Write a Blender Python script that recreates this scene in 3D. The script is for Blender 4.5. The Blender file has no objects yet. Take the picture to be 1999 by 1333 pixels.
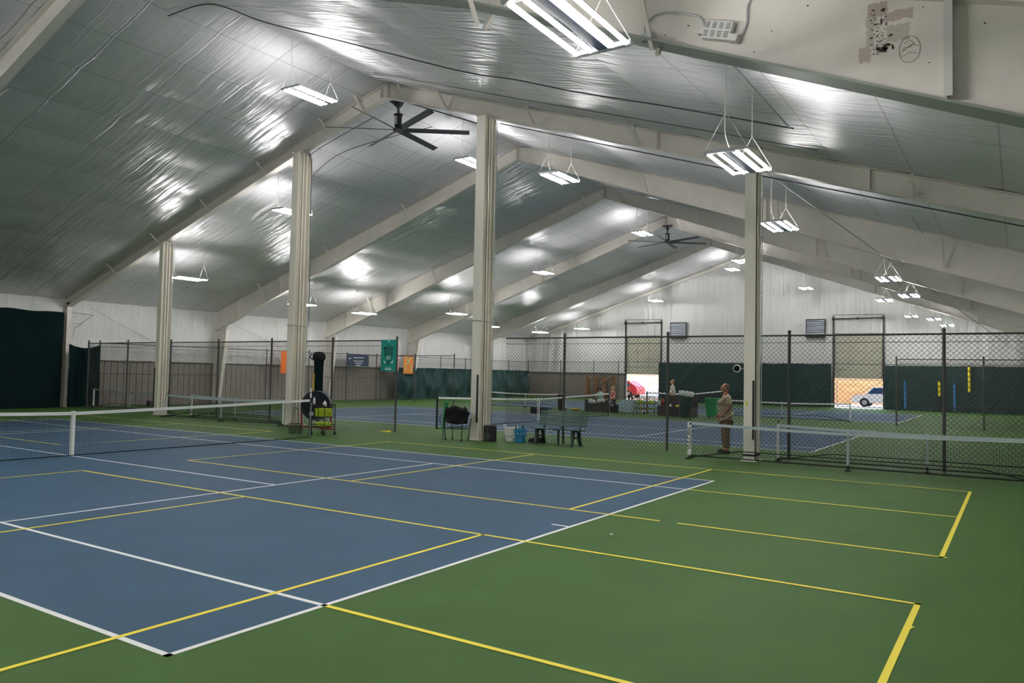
import bpy, math, random
from math import sin, cos, pi, sqrt, floor
from mathutils import Vector, Matrix, noise
random.seed(7)
COL = bpy.context.scene.collection
PI = math.pi

# ------------------------------------------------------------------ materials
def lin(c):
    return tuple(((v/255)/12.92 if v/255 <= .04045 else ((v/255+.055)/1.055)**2.4) for v in c)+(1,)
MATS = {}
def mat(name, rgb, rough=.6, metal=0, emit=None, es=0, spec=.5, bump=None, var=None, alpha=None, linear=False, trans=0):
    m = bpy.data.materials.new(name); m.use_nodes = True
    nt = m.node_tree; b = nt.nodes['Principled BSDF']
    c = tuple(rgb)+(1,) if linear else lin(rgb)
    b.inputs['Base Color'].default_value = c
    b.inputs['Roughness'].default_value = rough
    b.inputs['Metallic'].default_value = metal
    b.inputs['Specular IOR Level'].default_value = spec
    if trans: b.inputs['Transmission Weight'].default_value = trans
    if emit:
        b.inputs['Emission Color'].default_value = lin(emit); b.inputs['Emission Strength'].default_value = es
    tc = None
    if var:   # (scale, amount, stretch) : mottled surface colour
        tc = nt.nodes.new('ShaderNodeTexCoord'); mp = nt.nodes.new('ShaderNodeMapping')
        n = nt.nodes.new('ShaderNodeTexNoise'); r = nt.nodes.new('ShaderNodeMapRange'); mx = nt.nodes.new('ShaderNodeMix'); mx.data_type = 'RGBA'; mx.blend_type = 'MULTIPLY'
        mp.inputs['Scale'].default_value = var[2] if len(var) > 2 else (1,1,1)
        n.inputs['Scale'].default_value = var[0]; n.inputs['Detail'].default_value = 6
        r.inputs['From Min'].default_value = .3; r.inputs['From Max'].default_value = .7
        r.inputs['To Min'].default_value = 1-var[1]; r.inputs['To Max'].default_value = 1+var[1]*.6
        nt.links.new(tc.outputs['Object'], mp.inputs[0]); nt.links.new(mp.outputs[0], n.inputs[0])
        nt.links.new(n.outputs[0], r.inputs[0]); mx.inputs[0].default_value = 1
        mx.inputs[6].default_value = c; nt.links.new(r.outputs[0], mx.inputs[7]); nt.links.new(mx.outputs[2], b.inputs['Base Color'])
    if bump:  # (scale, distance, stretch)
        tc = nt.nodes.new('ShaderNodeTexCoord'); mp = nt.nodes.new('ShaderNodeMapping')
        n = nt.nodes.new('ShaderNodeTexNoise'); bp = nt.nodes.new('ShaderNodeBump')
        mp.inputs['Scale'].default_value = bump[2] if len(bump) > 2 else (1,1,1)
        n.inputs['Scale'].default_value = bump[0]; n.inputs['Detail'].default_value = 4
        bp.inputs['Distance'].default_value = bump[1]; bp.inputs['Strength'].default_value = 1
        nt.links.new(tc.outputs['Object'], mp.inputs[0]); nt.links.new(mp.outputs[0], n.inputs[0])
        nt.links.new(n.outputs[0], bp.inputs['Height']); nt.links.new(bp.outputs[0], b.inputs['Normal'])
    MATS[name] = m
    return m
mat('court_green', (62,98,40), .66, var=(1.3,.10), bump=(180,.0006), spec=.25)
mat('court_blue', (58,88,112), .66, var=(1.1,.08), bump=(180,.0006), spec=.25)
mat('line_white', (246,246,244), .6)
mat('line_yellow', (252,232,62), .55)
mat('steel', (212,206,198), .5, var=(3,.05))
mat('primer', (128,134,126), .55, .2)
mat('box_grey', (196,196,192), .5, .1)
mat('steel_dirty', (238,232,218), .5, var=(1.6,.12,(1,1,.2)))
mat('galv', (172,176,178), .4, .6)
mat('black', (16,16,18), .6)
mat('black_cloth', (12,12,13), .95)
mat('dark_grey', (52,53,55), .6)
mat('fence_post', (72,72,70), .55, .2)
mat('wire', (60,60,58), .5, .2)
mat('net_black', (14,15,17), .9)
mat('tape_white', (240,240,236), .8)
mat('band_grey', (176,190,192), .75)
mat('tube_lit', (255,255,255), .5, emit=(252,250,248), es=228)
mat('tube_off', (225,225,225), .4)
mat('fixture_dark', (44,52,70), .45)
mat('fan_blade', (78,80,84), .5, .2)
mat('green_cloth', (14,48,46), .85, bump=(40,.002))
mat('green_dark', (6,28,28), .95, spec=.15, bump=(30,.002))
mat('green_mesh', (24,56,54), .85)
mat('panel_metal', (134,128,120), .55, var=(1.2,.08,(1,1,.3)))
mat('wall_fabric', (200,200,198), .5, bump=(1.2,.10,(3.2,3.2,.5)))
mat('skin', (176,120,98), .55)
mat('skin_pale', (214,170,145), .55)
mat('shirt', (166,156,130), .9, var=(9,.10))
mat('trousers', (108,92,70), .9)
mat('shoe', (48,40,34), .8)
mat('hair_grey', (120,100,88), .9)
mat('hair_blond', (170,140,95), .9)
mat('hair_dark', (60,48,40), .9)
mat('white_cloth', (226,226,222), .85)
mat('pink_cloth', (214,130,128), .9, var=(25,.3))
mat('mint', (150,210,190), .85)
mat('ball', (200,222,40), .8)
mat('bench_green', (16,72,58), .35, spec=.6)
mat('bench_iron', (12,40,34), .4)
mat('blue_basket', (20,126,170), .5)
mat('white_plastic', (232,230,222), .5)
mat('teal', (22,146,134), .8)
mat('navy', (52,66,92), .8)
mat('orange', (226,112,34), .8)
mat('orange2', (206,124,44), .8)
mat('pink', (224,150,150), .8)
mat('yellow', (232,206,20), .6)
mat('foam_blue', (48,110,170), .7)
mat('trash_green', (18,128,70), .5)
mat('bin_green', (8,46,42), .5)
mat('liner', (206,212,210), .35)
mat('wicker', (66,60,62), .8, bump=(60,.01))
mat('wood', (142,98,58), .7, var=(6,.2))
mat('red', (150,44,36), .6)
mat('drum', (28,34,50), .4)
mat('door_panel', (176,174,158), .55)
mat('louvre', (168,174,184), .45, .1)
mat('rust', (62,38,36), .9)
mat('stain', (178,164,154), .8)
mat('stain_pale', (182,177,164), .8)
mat('chalk', (120,116,108), .9)
mat('table_cloth', (176,200,206), .8)
mat('concrete_out', (196,190,180), .9, var=(.4,.1))
mat('soil', (214,150,88), .95, var=(.8,.25))
mat('car_white', (235,236,240), .25)
mat('car_red', (200,40,48), .3)
mat('car_blue', (60,110,170), .3)
mat('glass_dark', (40,70,110), .1)
mat('tyre', (22,22,22), .8)
mat('brass', (206,170,60), .4, .5)
mat('clear', (205,205,200), .3)

def ceiling_material():
    m = bpy.data.materials.new('ceiling_foil'); m.use_nodes = True
    nt = m.node_tree; b = nt.nodes['Principled BSDF']
    b.inputs['Base Color'].default_value = lin((196,201,202))
    b.inputs['Metallic'].default_value = .33
    b.inputs['Roughness'].default_value = .36
    tc = nt.nodes.new('ShaderNodeTexCoord')
    def nz(scale, st, det, rot=0):
        mp = nt.nodes.new('ShaderNodeMapping'); mp.inputs['Scale'].default_value = st; mp.inputs['Rotation'].default_value = (0,0,rot)
        n = nt.nodes.new('ShaderNodeTexNoise'); n.inputs['Scale'].default_value = scale; n.inputs['Detail'].default_value = det
        nt.links.new(tc.outputs['Object'], mp.inputs[0]); nt.links.new(mp.outputs[0], n.inputs[0]); return n
    def bmp(n, dist, prev=None, st=1):
        bp = nt.nodes.new('ShaderNodeBump'); bp.inputs['Distance'].default_value = dist; bp.inputs['Strength'].default_value = st
        nt.links.new(n.outputs[0], bp.inputs['Height'])
        if prev: nt.links.new(prev.outputs[0], bp.inputs['Normal'])
        return bp
    sp = nt.nodes.new('ShaderNodeSeparateXYZ'); nt.links.new(tc.outputs['Object'], sp.inputs[0])
    def M(op, x, y=None, z=None):
        n = nt.nodes.new('ShaderNodeMath'); n.operation = op
        for i, v in enumerate((x, y, z)):
            if v is None: continue
            if isinstance(v, (int, float)): n.inputs[i].default_value = v
            else: nt.links.new(v, n.inputs[i])
        return n.outputs[0]
    class W:   # wrap a socket like a node
        def __init__(s, o): s.outputs = [o]
    # the foil is pulled tighter on the left slope of the near bay
    rx = nt.nodes.new('ShaderNodeMapRange'); rx.inputs['From Min'].default_value = 8; rx.inputs['From Max'].default_value = 13; rx.inputs['To Min'].default_value = .12; rx.inputs['To Max'].default_value = 1
    nt.links.new(sp.outputs[0], rx.inputs[0])
    right = M('LESS_THAN', sp.outputs[1], .27)
    env = M('MAXIMUM', rx.outputs[0], right)
    patchy = M('ADD', M('MULTIPLY', nz(1, (.45,.35,.35), 2).outputs[0], 1.5), -.25)
    env2 = M('MULTIPLY', env, M('MAXIMUM', patchy, M('ADD', M('MULTIPLY', right, .35), .25)))
    h1 = M('MULTIPLY', nz(1, (6,.45,.45), 2, .05).outputs[0], M('ADD', env, M('MULTIPLY', right, 1.3)))
    h2 = M('MULTIPLY', M('MULTIPLY', nz(1, (13,.9,.9), 2, -.05).outputs[0], env2), M('ADD', 1, M('MULTIPLY', right, 3.0)))
    a = bmp(W(h1), .042)
    c = bmp(W(h2), .016, a)
    # crisp folds running down the slope
    def fold(st, wd, rot):
        n = nz(1, st, 1, rot).outputs[0]
        return M('MAXIMUM', M('SUBTRACT', wd, M('ABSOLUTE', M('SUBTRACT', n, .5))), 0)
    f = bmp(W(M('MULTIPLY', fold((1.5,.05,.05), .016, .01), M('MAXIMUM', patchy, .3))), .55, c)
    xr = M('DIVIDE', M('SUBTRACT', M('ADD', sp.outputs[0], M('MULTIPLY', nz(1, (.2,.9,.9), 1).outputs[0], .10)), 7.55), 1.97)
    rd = M('ABSOLUTE', M('SUBTRACT', xr, M('ROUND', xr)))
    g = bmp(W(M('MAXIMUM', M('SUBTRACT', .014, rd), 0)), 1.0, f)
    d = bmp(nz(1, (1.1,.8,.8), 2), .05, g)
    # taped seams: along every purlin line and across every roll of foil
    ys = M('DIVIDE', M('SUBTRACT', M('ABSOLUTE', M('SUBTRACT', sp.outputs[1], .27)), .9), 1.57)
    ly = M('LESS_THAN', M('ABSOLUTE', M('SUBTRACT', ys, M('ROUND', ys))), .011)
    xs = M('DIVIDE', M('SUBTRACT', sp.outputs[0], 7.5), 1.97)
    lx = M('LESS_THAN', M('ABSOLUTE', M('SUBTRACT', xs, M('ROUND', xs))), .007)
    sm = M('MULTIPLY', M('MAXIMUM', ly, lx), .45)
    mx = nt.nodes.new('ShaderNodeMix'); mx.data_type = 'RGBA'; mx.inputs[6].default_value = lin((214,212,216)); mx.inputs[7].default_value = lin((130,132,134))
    nt.links.new(sm, mx.inputs[0]); nt.links.new(mx.outputs[2], b.inputs['Base Color'])
    nt.links.new(d.outputs[0], b.inputs['Normal'])
    MATS['ceiling_foil'] = m
ceiling_material()

# ------------------------------------------------------------------ mesh helper
class MB:
    def __init__(s): s.v = []; s.f = []; s.m = []
    def add(s, vs, fs, mi=0):
        o = len(s.v); s.v += [tuple(v) for v in vs]
        for f in fs: s.f.append(tuple(i+o for i in f)); s.m.append(mi)
        return s
    def box(s, x0, x1, y0, y1, z0, z1, mi=0):
        return s.add([(x0,y0,z0),(x1,y0,z0),(x1,y1,z0),(x0,y1,z0),(x0,y0,z1),(x1,y0,z1),(x1,y1,z1),(x0,y1,z1)],
                     [(3,2,1,0),(4,5,6,7),(0,1,5,4),(1,2,6,5),(2,3,7,6),(3,0,4,7)], mi)
    def bbox(s, x0, x1, y0, y1, z0, z1, b=.01, mi=0):   # box with chamfered vertical edges and top rim
        P = [(x0+b,y0),(x1-b,y0),(x1,y0+b),(x1,y1-b),(x1-b,y1),(x0+b,y1),(x0,y1-b),(x0,y0+b)]
        cx, cy = (x0+x1)/2, (y0+y1)/2
        I = [(cx+(px-cx)*(1-2*b/max(.02,x1-x0)), cy+(py-cy)*(1-2*b/max(.02,y1-y0))) for px,py in P]
        vs = [(*p,z0) for p in P]+[(*p,z1-b) for p in P]+[(*p,z1) for p in I]
        fs = [tuple(range(7,-1,-1)), tuple(range(16,24))]
        for i in range(8):
            j = (i+1)%8; fs += [(i,j,8+j,8+i),(8+i,8+j,16+j,16+i)]
        return s.add(vs, fs, mi)
    def quad(s, a, b, c, d, mi=0): return s.add([a,b,c,d], [(0,1,2,3)], mi)
    def tube(s, p, q, r, n=8, mi=0, r2=None, caps=True):
        p = Vector(p); q = Vector(q); d = q-p
        if d.length < 1e-6: return s
        d.normalize(); u = d.orthogonal().normalized(); w = d.cross(u); r2 = r if r2 is None else r2
        vs = []
        for c, rr in ((p,r),(q,r2)):
            for i in range(n):
                a = 2*PI*i/n; vs.append(c+u*cos(a)*rr+w*sin(a)*rr)
        fs = [(i,(i+1)%n,n+(i+1)%n,n+i) for i in range(n)]
        if caps: fs += [tuple(range(n-1,-1,-1)), tuple(range(n,2*n))]
        return s.add(vs, fs, mi)
    def path(s, pts, r, n=6, mi=0):
        for a, b in zip(pts[:-1], pts[1:]): s.tube(a, b, r, n, mi)
        return s
    def bar(s, p, q, w, h, up=(0,0,1), mi=0):
        p = Vector(p); q = Vector(q); d = (q-p).normalized(); up = Vector(up)
        a = d.cross(up)
        if a.length < 1e-5: a = d.orthogonal()
        a.normalize(); b = a.cross(d).normalized(); a *= w/2; b *= h/2
        vs = [p-a-b,p+a-b,p+a+b,p-a+b,q-a-b,q+a-b,q+a+b,q-a+b]
        return s.add(vs, [(3,2,1,0),(4,5,6,7),(0,1,5,4),(1,2,6,5),(2,3,7,6),(3,0,4,7)], mi)
    def prism(s, poly, axis, a, b, mi=0):   # poly in the two other axes, extruded along axis from a to b
        def P(u, v, t): return {'x':(t,u,v),'y':(u,t,v),'z':(u,v,t)}[axis]
        n = len(poly)
        vs = [P(u,v,a) for u,v in poly]+[P(u,v,b) for u,v in poly]
        fs = [tuple(range(n-1,-1,-1)), tuple(range(n,2*n))]+[(i,(i+1)%n,n+(i+1)%n,n+i) for i in range(n)]
        return s.add(vs, fs, mi)
    def lathe(s, prof, c=(0,0,0), n=24, mi=0, axis='z'):
        vs = []
        for r, z in prof:
            for i in range(n):
                a = 2*PI*i/n
                q = (r*cos(a), r*sin(a), z)
                if axis == 'x': q = (z, r*cos(a), r*sin(a))
                if axis == 'y': q = (r*cos(a), z, r*sin(a))
                vs.append((c[0]+q[0], c[1]+q[1], c[2]+q[2]))
        fs = []
        for k in range(len(prof)-1):
            for i in range(n): fs.append((k*n+i, k*n+(i+1)%n, (k+1)*n+(i+1)%n, (k+1)*n+i))
        if prof[0][0] > 1e-4: fs.append(tuple(range(n-1,-1,-1)))
        if prof[-1][0] > 1e-4: fs.append(tuple(range((len(prof)-1)*n, len(prof)*n)))
        return s.add(vs, fs, mi)
    def ball(s, c, r, mi=0, n=10, k=6, sc=(1,1,1)):
        vs = []; fs = []
        for j in range(k+1):
            t = PI*j/k
            for i in range(n):
                a = 2*PI*i/n; vs.append((c[0]+r*sc[0]*sin(t)*cos(a), c[1]+r*sc[1]*sin(t)*sin(a), c[2]+r*sc[2]*cos(t)))
        for j in range(k):
            for i in range(n): fs.append((j*n+i, (j+1)*n+i, (j+1)*n+(i+1)%n, j*n+(i+1)%n))
        return s.add(vs, fs, mi)
    def net(s, o, u, v, L, H, pitch, r, diag=True, topskip=0, n=3):   # wires on the rectangle o + a*u + b*v
        o = Vector(o); u = Vector(u).normalized(); v = Vector(v).normalized()
        if diag:
            k = -int(H/pitch)-1
            while k*pitch < L:
                for sg in (1,-1):
                    a0 = k*pitch
                    lo, hi = max(0, -a0), min(H, L-a0)
                    if hi > lo:
                        if sg == 1: p, q = (a0+lo, lo), (a0+hi, hi)
                        else: p, q = (a0+lo, H-lo), (a0+hi, H-hi)
                        s.tube(o+u*p[0]+v*p[1], o+u*q[0]+v*q[1], r, n, caps=False)
                k += 1
        else:
            for i in range(int(L/pitch)+1): s.tube(o+u*i*pitch, o+u*i*pitch+v*H, r, n, caps=False)
            for j in range(int(H/pitch)+1): s.tube(o+v*j*pitch, o+v*j*pitch+u*L, r, n, caps=False)
        return s
    def sheet(s, P, nu, nv, mi=0):   # P(i/nu, j/nv) -> point
        vs = [P(i/nu, j/nv) for j in range(nv+1) for i in range(nu+1)]
        fs = [(j*(nu+1)+i, j*(nu+1)+i+1, (j+1)*(nu+1)+i+1, (j+1)*(nu+1)+i) for j in range(nv) for i in range(nu)]
        return s.add(vs, fs, mi)
    def build(s, name, mats, parent=None, smooth=False, world=False):
        if isinstance(mats, str): mats = [mats]
        me = bpy.data.meshes.new(name)
        off = parent.location if (world and parent) else Vector((0,0,0))
        me.from_pydata([(v[0]-off[0], v[1]-off[1], v[2]-off[2]) for v in s.v], [], s.f)
        for k in mats: me.materials.append(MATS[k])
        me.polygons.foreach_set('material_index', s.m)
        if smooth: me.polygons.foreach_set('use_smooth', [True]*len(s.f))
        me.update()
        o = bpy.data.objects.new(name, me); COL.objects.link(o)
        if parent: o.parent = parent
        return o
def tag(o, label, cat, group=None, kind=None):
    o['label'] = label; o['category'] = cat
    if group: o['group'] = group
    if kind: o['kind'] = kind
    return o
def struct(o): o['kind'] = 'structure'; return o
def thing(name, label, cat, loc=(0,0,0), rz=0, group=None):
    o = bpy.data.objects.new(name, None); o.empty_display_size = .1; COL.objects.link(o)
    o.location = loc; o.rotation_euler = (0,0,rz); return tag(o, label, cat, group)
def dup(root, loc=None, rz=None, label=None, group=None):
    def cp(o, par):
        c = o.copy(); COL.objects.link(c)
        if par: c.parent = par
        for ch in list(o.children): cp(ch, c)
        return c
    r = cp(root, None)
    if loc: r.location = loc
    if rz is not None: r.rotation_euler = (0,0,rz)
    if label: r['label'] = label
    if group: r['group'] = group
    return r
def text_part(txt, name, parent, m, size, loc, rot, depth=.002, bold=0, xs=1):
    cu = bpy.data.curves.new('t', 'FONT'); cu.body = txt; cu.size = size; cu.extrude = depth; cu.align_x = 'CENTER'; cu.align_y = 'CENTER'; cu.offset = bold
    t = bpy.data.objects.new('t', cu); COL.objects.link(t)
    dg = bpy.context.evaluated_depsgraph_get(); dg.update()
    me = bpy.data.meshes.new_from_object(t.evaluated_get(dg)); bpy.data.objects.remove(t)
    me.materials.clear(); me.materials.append(MATS[m])
    for v in me.vertices: v.co.x *= xs
    o = bpy.data.objects.new(name, me); COL.objects.link(o); o.location = loc; o.rotation_euler = rot
    if parent: o.parent = parent
    return o

# ------------------------------------------------------------------ geometry of the hall
YR, ZR, SL, YE = .27, 11.02, .323, 19.5
XE = 54.09
X0 = -9.0
YN = -19.2
def zc(y): return ZR-SL*abs(y-YR)
FR = [5.85, 15.02, 22.83, 30.65, 38.46, 46.28]

# ---- floor: green hall floor, painted courts and lines
fl = MB()
fl.add([(X0,YN-.3,0),(XE,YN-.3,0),(XE,YE,0),(X0,YE,0),(X0,YN-.3,-.15),(XE,YN-.3,-.15),(XE,YE,-.15),(X0,YE,-.15)],
       [(0,1,2,3),(7,6,5,4),(0,4,5,1),(1,5,6,2),(2,6,7,3),(3,7,4,0)], 0)
def patch(x0, x1, y0, y1, z, mi): fl.quad((x0,y0,z),(x1,y0,z),(x1,y1,z),(x0,y1,z), mi)
def court(cx, cy):
    patch(cx, cx+10.97, cy-11.885, cy+11.885, .0012, 1)
    w = .05; z = .0024
    for x in (cx, cx+1.37, cx+9.6-w, cx+10.97-w): patch(x, x+w, cy-11.885, cy+11.885, z, 2)
    for s in (-1,1):
        y = cy+s*11.885; patch(cx, cx+10.97, min(y,y-s*w), max(y,y-s*w), z, 2)
        y = cy+s*6.4; patch(cx+1.37, cx+9.6, min(y,y-s*w), max(y,y-s*w), z, 2)
        patch(cx+5.46, cx+5.51, min(cy+s*11.885, cy+s*11.6), max(cy+s*11.885, cy+s*11.6), z+.0001, 2)
    patch(cx+5.46, cx+5.51, cy-6.4, cy+6.4, z, 2)
court(0, 0); court(18.2, -.15); court(35.95, -.1)
def yl(x0, x1, y0, y1): patch(x0, x1, y0, y1, .0036, 3)
for s in (-1,1):
    def Y(a, b): return (min(s*a,s*b), max(s*a,s*b))
    yl(4.40, 4.45, *Y(2.42,15.85)); yl(12.62, 12.67, *Y(2.3,15.82))
    if s == -1: yl(6.56, 6.61, -12.6, -2.42); yl(6.56, 6.61, -15.9, -12.84)
    else: yl(6.46, 6.51, 2.35, 15.85)
    yl(-1.65, 4.45, *Y(15.80,15.85)); yl(6.56, 12.67, *Y(15.82,15.87))
    yl(-1.65, 4.45, *Y(11.25,11.30)); yl(6.61, 12.67, *Y(11.22,11.27))
    yl(-1.65, 4.45, *Y(6.95,7.0)); yl(6.61, 12.67, *Y(6.94,6.99))
    yl(-1.65, 4.45, *Y(2.42,2.47)); yl(6.56, 12.67, *Y(2.36,2.41))
    yl(1.37, 1.42, *Y(11.885,15.8)); yl(9.55, 9.6, *Y(11.885,15.85))
yl(-1.65, -1.60, -15.85, -2.42)
# torn curl in the tape
fl.add([(3.62,-15.845,.0042),(3.72,-15.875,.0042),(3.70,-15.80,.0042),(3.6,-15.80,.0042)], [(0,1,2,3)], 3)
struct(fl.build('floor', ['court_green','court_blue','line_white','line_yellow']))

# ---- ceiling: foil insulation bellied between purlins, creased across every roll
def hN(a, b=0, c=0): return noise.noise((a, b, c))
def sagz(x, y):
    s = abs(y-YR); t = (s-.9)/1.57; ft = t-floor(t) if t > 0 else .5+.5*s/.9
    d = .05*sin(PI*min(1,max(0,ft)))**.8
    if t <= 0: d = .03*(1-s/.9)
    # roll seams about every 2 m
    u = (x-7.5)/1.97; fu = abs(u-round(u))*1.97
    crease = .016*math.exp(-(fu/.07)**2)
    env = .5+.5*hN(x*.35, s*.3, 4)
    wr = .010*hN(x*4.2, s*.45, 1)*env*(.4+sin(PI*min(1,max(0,ft))))
    wr += .02*hN(x*1.1, s*.35+9, 2)
    near = min(abs(x-f) for f in FR+[XE])
    pull = .05*math.exp(-(near/.25)**2)
    return -d+crease+wr+pull*.6
cm = MB()
def half(sgn):
    L = (YE-YR) if sgn > 0 else (YR-YN)
    NX, NS = 560, 100
    def P(a, b):
        x = X0+(XE+.02-X0)*a; y = YR+sgn*L*b
        return (x, y, zc(y)+.06+sagz(x, y))
    cm.sheet(P, NX, NS)
half(1); half(-1)
struct(cm.build('ceiling', 'ceiling_foil', smooth=True))
# outer roof skin keeps daylight out
rf = MB(); rf.prism([(YE+.4,zc(YE)+.22),(YR,ZR+.42),(YN-.4,zc(YN)+.22),(YN-.4,zc(YN)+.32),(YR,ZR+.52),(YE+.4,zc(YE)+.32)], 'x', X0-.3, XE+.6)
struct(rf.build('trim_1', 'galv'))

# ---- walls
def wrinkle_sheet(mb, P0, U, V, nrm, nu, nv, amp, fr, seed, mi=0):
    P0 = Vector(P0); U = Vector(U); V = Vector(V); N = Vector(nrm)
    def P(a, b):
        l = a*U.length; h = b*V.length
        d = amp*(hN(l*fr, h*.35, seed)+.6*hN(l*fr*2.3+5, h*.8, seed+3))
        return P0+U*a+V*b+N*d
    mb.sheet(P, nu, nv, mi)
wl = MB()
wl.box(X0, XE+.2, YE+.05, YE+.2, -.15, 5.1, 0)                       # outer skin
for k in range(int((XE-X0)/.32)):                                    # ribbed panel below
    x = X0+k*.32; wl.box(x+.015, x+.305, YE-.03, YE+.06, 0, 2.35, 0)
wrinkle_sheet(wl, (X0,YE-.12,2.16), (XE-X0,0,0), (0,0,zc(YE)-2.1,), (0,-1,0), 700, 14, .07, 1.6, 3, 1)
wl.path([(X0,YE-.14,2.17),(XE,YE-.14,2.17)], .045, 8, 1)
struct(wl.build('wall_left', ['panel_metal','wall_fabric'], smooth=False))
wr = MB(); wr.box(X0, XE+.2, YN-.3, YN-.15, -.15, 5.1, 0)
wrinkle_sheet(wr, (X0,YN-.02,0), (XE-X0,0,0), (0,0,zc(YN)+.1), (0,1,0), 300, 8, .05, 1.6, 8, 1)
struct(wr.build('wall_right', ['panel_metal','wall_fabric']))
wb = MB(); wb.prism([(YN-.3,-.15),(YE+.2,-.15),(YE+.2,zc(YE)+.2),(YR,ZR+.4),(YN-.3,zc(YN)+.2)], 'x', X0-.2, X0, 0)
struct(wb.build('wall_near', ['wall_fabric']))
D1 = (6.88, 9.85); D2 = (-8.97, -5.87); DZ = 5.12
wf = MB()
def fab(y0, y1, z0, top=None, nu=40, nv=24, seed=0):
    def P(a, b):
        y = y0+(y1-y0)*a; zt = (zc(y)+.12) if top is None else top
        z = z0+(zt-z0)*b
        d = .07*hN(y*1.9, z*.22, 11)+.04*hN(y*4.5+3, z*.4, 6)
        return (XE-.1+d, y, z)
    wf.sheet(P, nu, nv, 1)
fab(D1[1], YE, 2.12, nu=90); fab(D1[0], D1[1], DZ, nu=30); fab(D2[1], D1[0], 0, nu=110); fab(D2[0], D2[1], DZ, nu=30); fab(YN-.2, D2[0], 0, nu=100)
for k in range(30):
    y = D1[1]+.02+k*.32
    if y+.3 < YE: wf.box(XE-.02, XE+.05, y, y+.3, 0, 2.3, 0)
for y0, y1, z0 in ((D1[1],YE+.2,-.15),(D2[1],D1[0],-.15),(YN-.3,D2[0],-.15),(D1[0],D1[1],DZ),(D2[0],D2[1],DZ)):
    wf.prism([(y0,z0),(y1,z0),(y1,zc(y1)+.3),(y0,zc(y0)+.3)] if not (y0 < YR < y1) else [(y0,z0),(y1,z0),(y1,zc(y1)+.3),(YR,ZR+.3),(y0,zc(y0)+.3)], 'x', XE+.05, XE+.25, 0)
wf.path([(XE-.12,D1[1],2.14),(XE-.12,YE,2.14)], .05, 8, 1)
struct(wf.build('wall_far', ['panel_metal','wall_fabric']))
# roof beams resting on the end wall
eb = MB()
eb.prism([(YR,ZR),(YE,zc(YE)),(YE,zc(YE)-.22),(YR,ZR-.24),(YN,zc(YN)-.22),(YN,zc(YN))], 'x', XE-.32, XE-.2)
struct(eb.build('trim_2', 'steel'))
# insulation banding and seams under the ceiling
# ---- roll-up doors
def rollup(n, y0, y1):
    d = thing('door_%d' % n, '', '', (XE-.05, (y0+y1)/2, 0)); del d['label']; del d['category']; d['kind'] = 'structure'
    zb = 2.03; H = (DZ-zb)/5
    for k in range(5):
        p = MB(); z = zb+k*H
        p.bbox(XE+.0, XE+.045, y0+.02, y1-.02, z+.01, z+H-.01, .012)
        for yy in (y0+(y1-y0)*.36, y0+(y1-y0)*.68, y0+.08, y1-.08): p.box(XE-.04, XE, yy-.03, yy+.03, z+.02, z+H-.02)
        p.box(XE-.03, XE, y0+.02, y1-.02, z+.0, z+.035); p.build('door_section', 'door_panel', d, world=True)
    p = MB(); p.box(XE+.045, XE+.05, y0+.0, y1-.0, zb, DZ); p.build('added_backing', 'door_panel', d, world=True)  # added sheet that blocks slits of daylight between the door sections
    t = MB()
    for yy in (y0-.04, y1+.04):
        t.box(XE-.14, XE-.08, yy-.035, yy+.035, 0, 6.35); t.box(XE-.14, XE-.02, yy-.09, yy-.07, 0, 6.35)
    t.build('track', 'dark_grey', d, world=True)
    s_ = MB(); s_.tube((XE-.2,y0-.08,6.15), (XE-.2,y1+.08,6.13), .04, 8); s_.tube((XE-.2,y0-.08,6.38), (XE-.2,y1+.08,6.42), .015, 6)
    for yy in (y0-.05, y1+.05, (y0+y1)/2): s_.lathe([(.09,-.04),(.09,.04)], (XE-.2,yy,6.14), 12, axis='y')
    s_.build('torsion_bar', 'dark_grey', d, world=True)
rollup(1, *D1); rollup(2, *D2)
for lab, ya, yb, za, zb in (('square louvred wall vent right of the left roll-up door', 4.78, 6.0, 4.98, 6.07), ('square louvred wall vent left of the right roll-up door', -5.29, -4.08, 4.92, 6.1)):
    v = thing('wall_vent', lab, 'vent', (XE-.2, (ya+yb)/2, za), group='louvred vents high on the end wall')
    f = MB(); f.box(XE-.3, XE-.16, ya-.04, yb+.04, zb-.02, zb+.04); f.box(XE-.3, XE-.16, ya-.04, yb+.04, za-.12, za)
    f.box(XE-.3, XE-.16, ya-.04, ya, za, zb); f.box(XE-.3, XE-.16, yb, yb+.04, za, zb); f.build('vent_frame', 'dark_grey', v, world=True)
    b = MB(); b.box(XE-.19, XE-.17, ya, yb, za, zb, 1)
    for k in range(8):
        z = za+(k+.2)*(zb-za)/8; b.add([(XE-.3,ya,z),(XE-.3,yb,z),(XE-.2,yb,z+.11),(XE-.2,ya,z+.11),(XE-.3,ya,z+.02),(XE-.3,yb,z+.02),(XE-.2,yb,z+.13),(XE-.2,ya,z+.13)], [(3,2,1,0),(4,5,6,7),(0,1,5,4),(2,3,7,6)], 0)
    b.build('louvre', ['louvre','black'], v, world=True)

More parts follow.
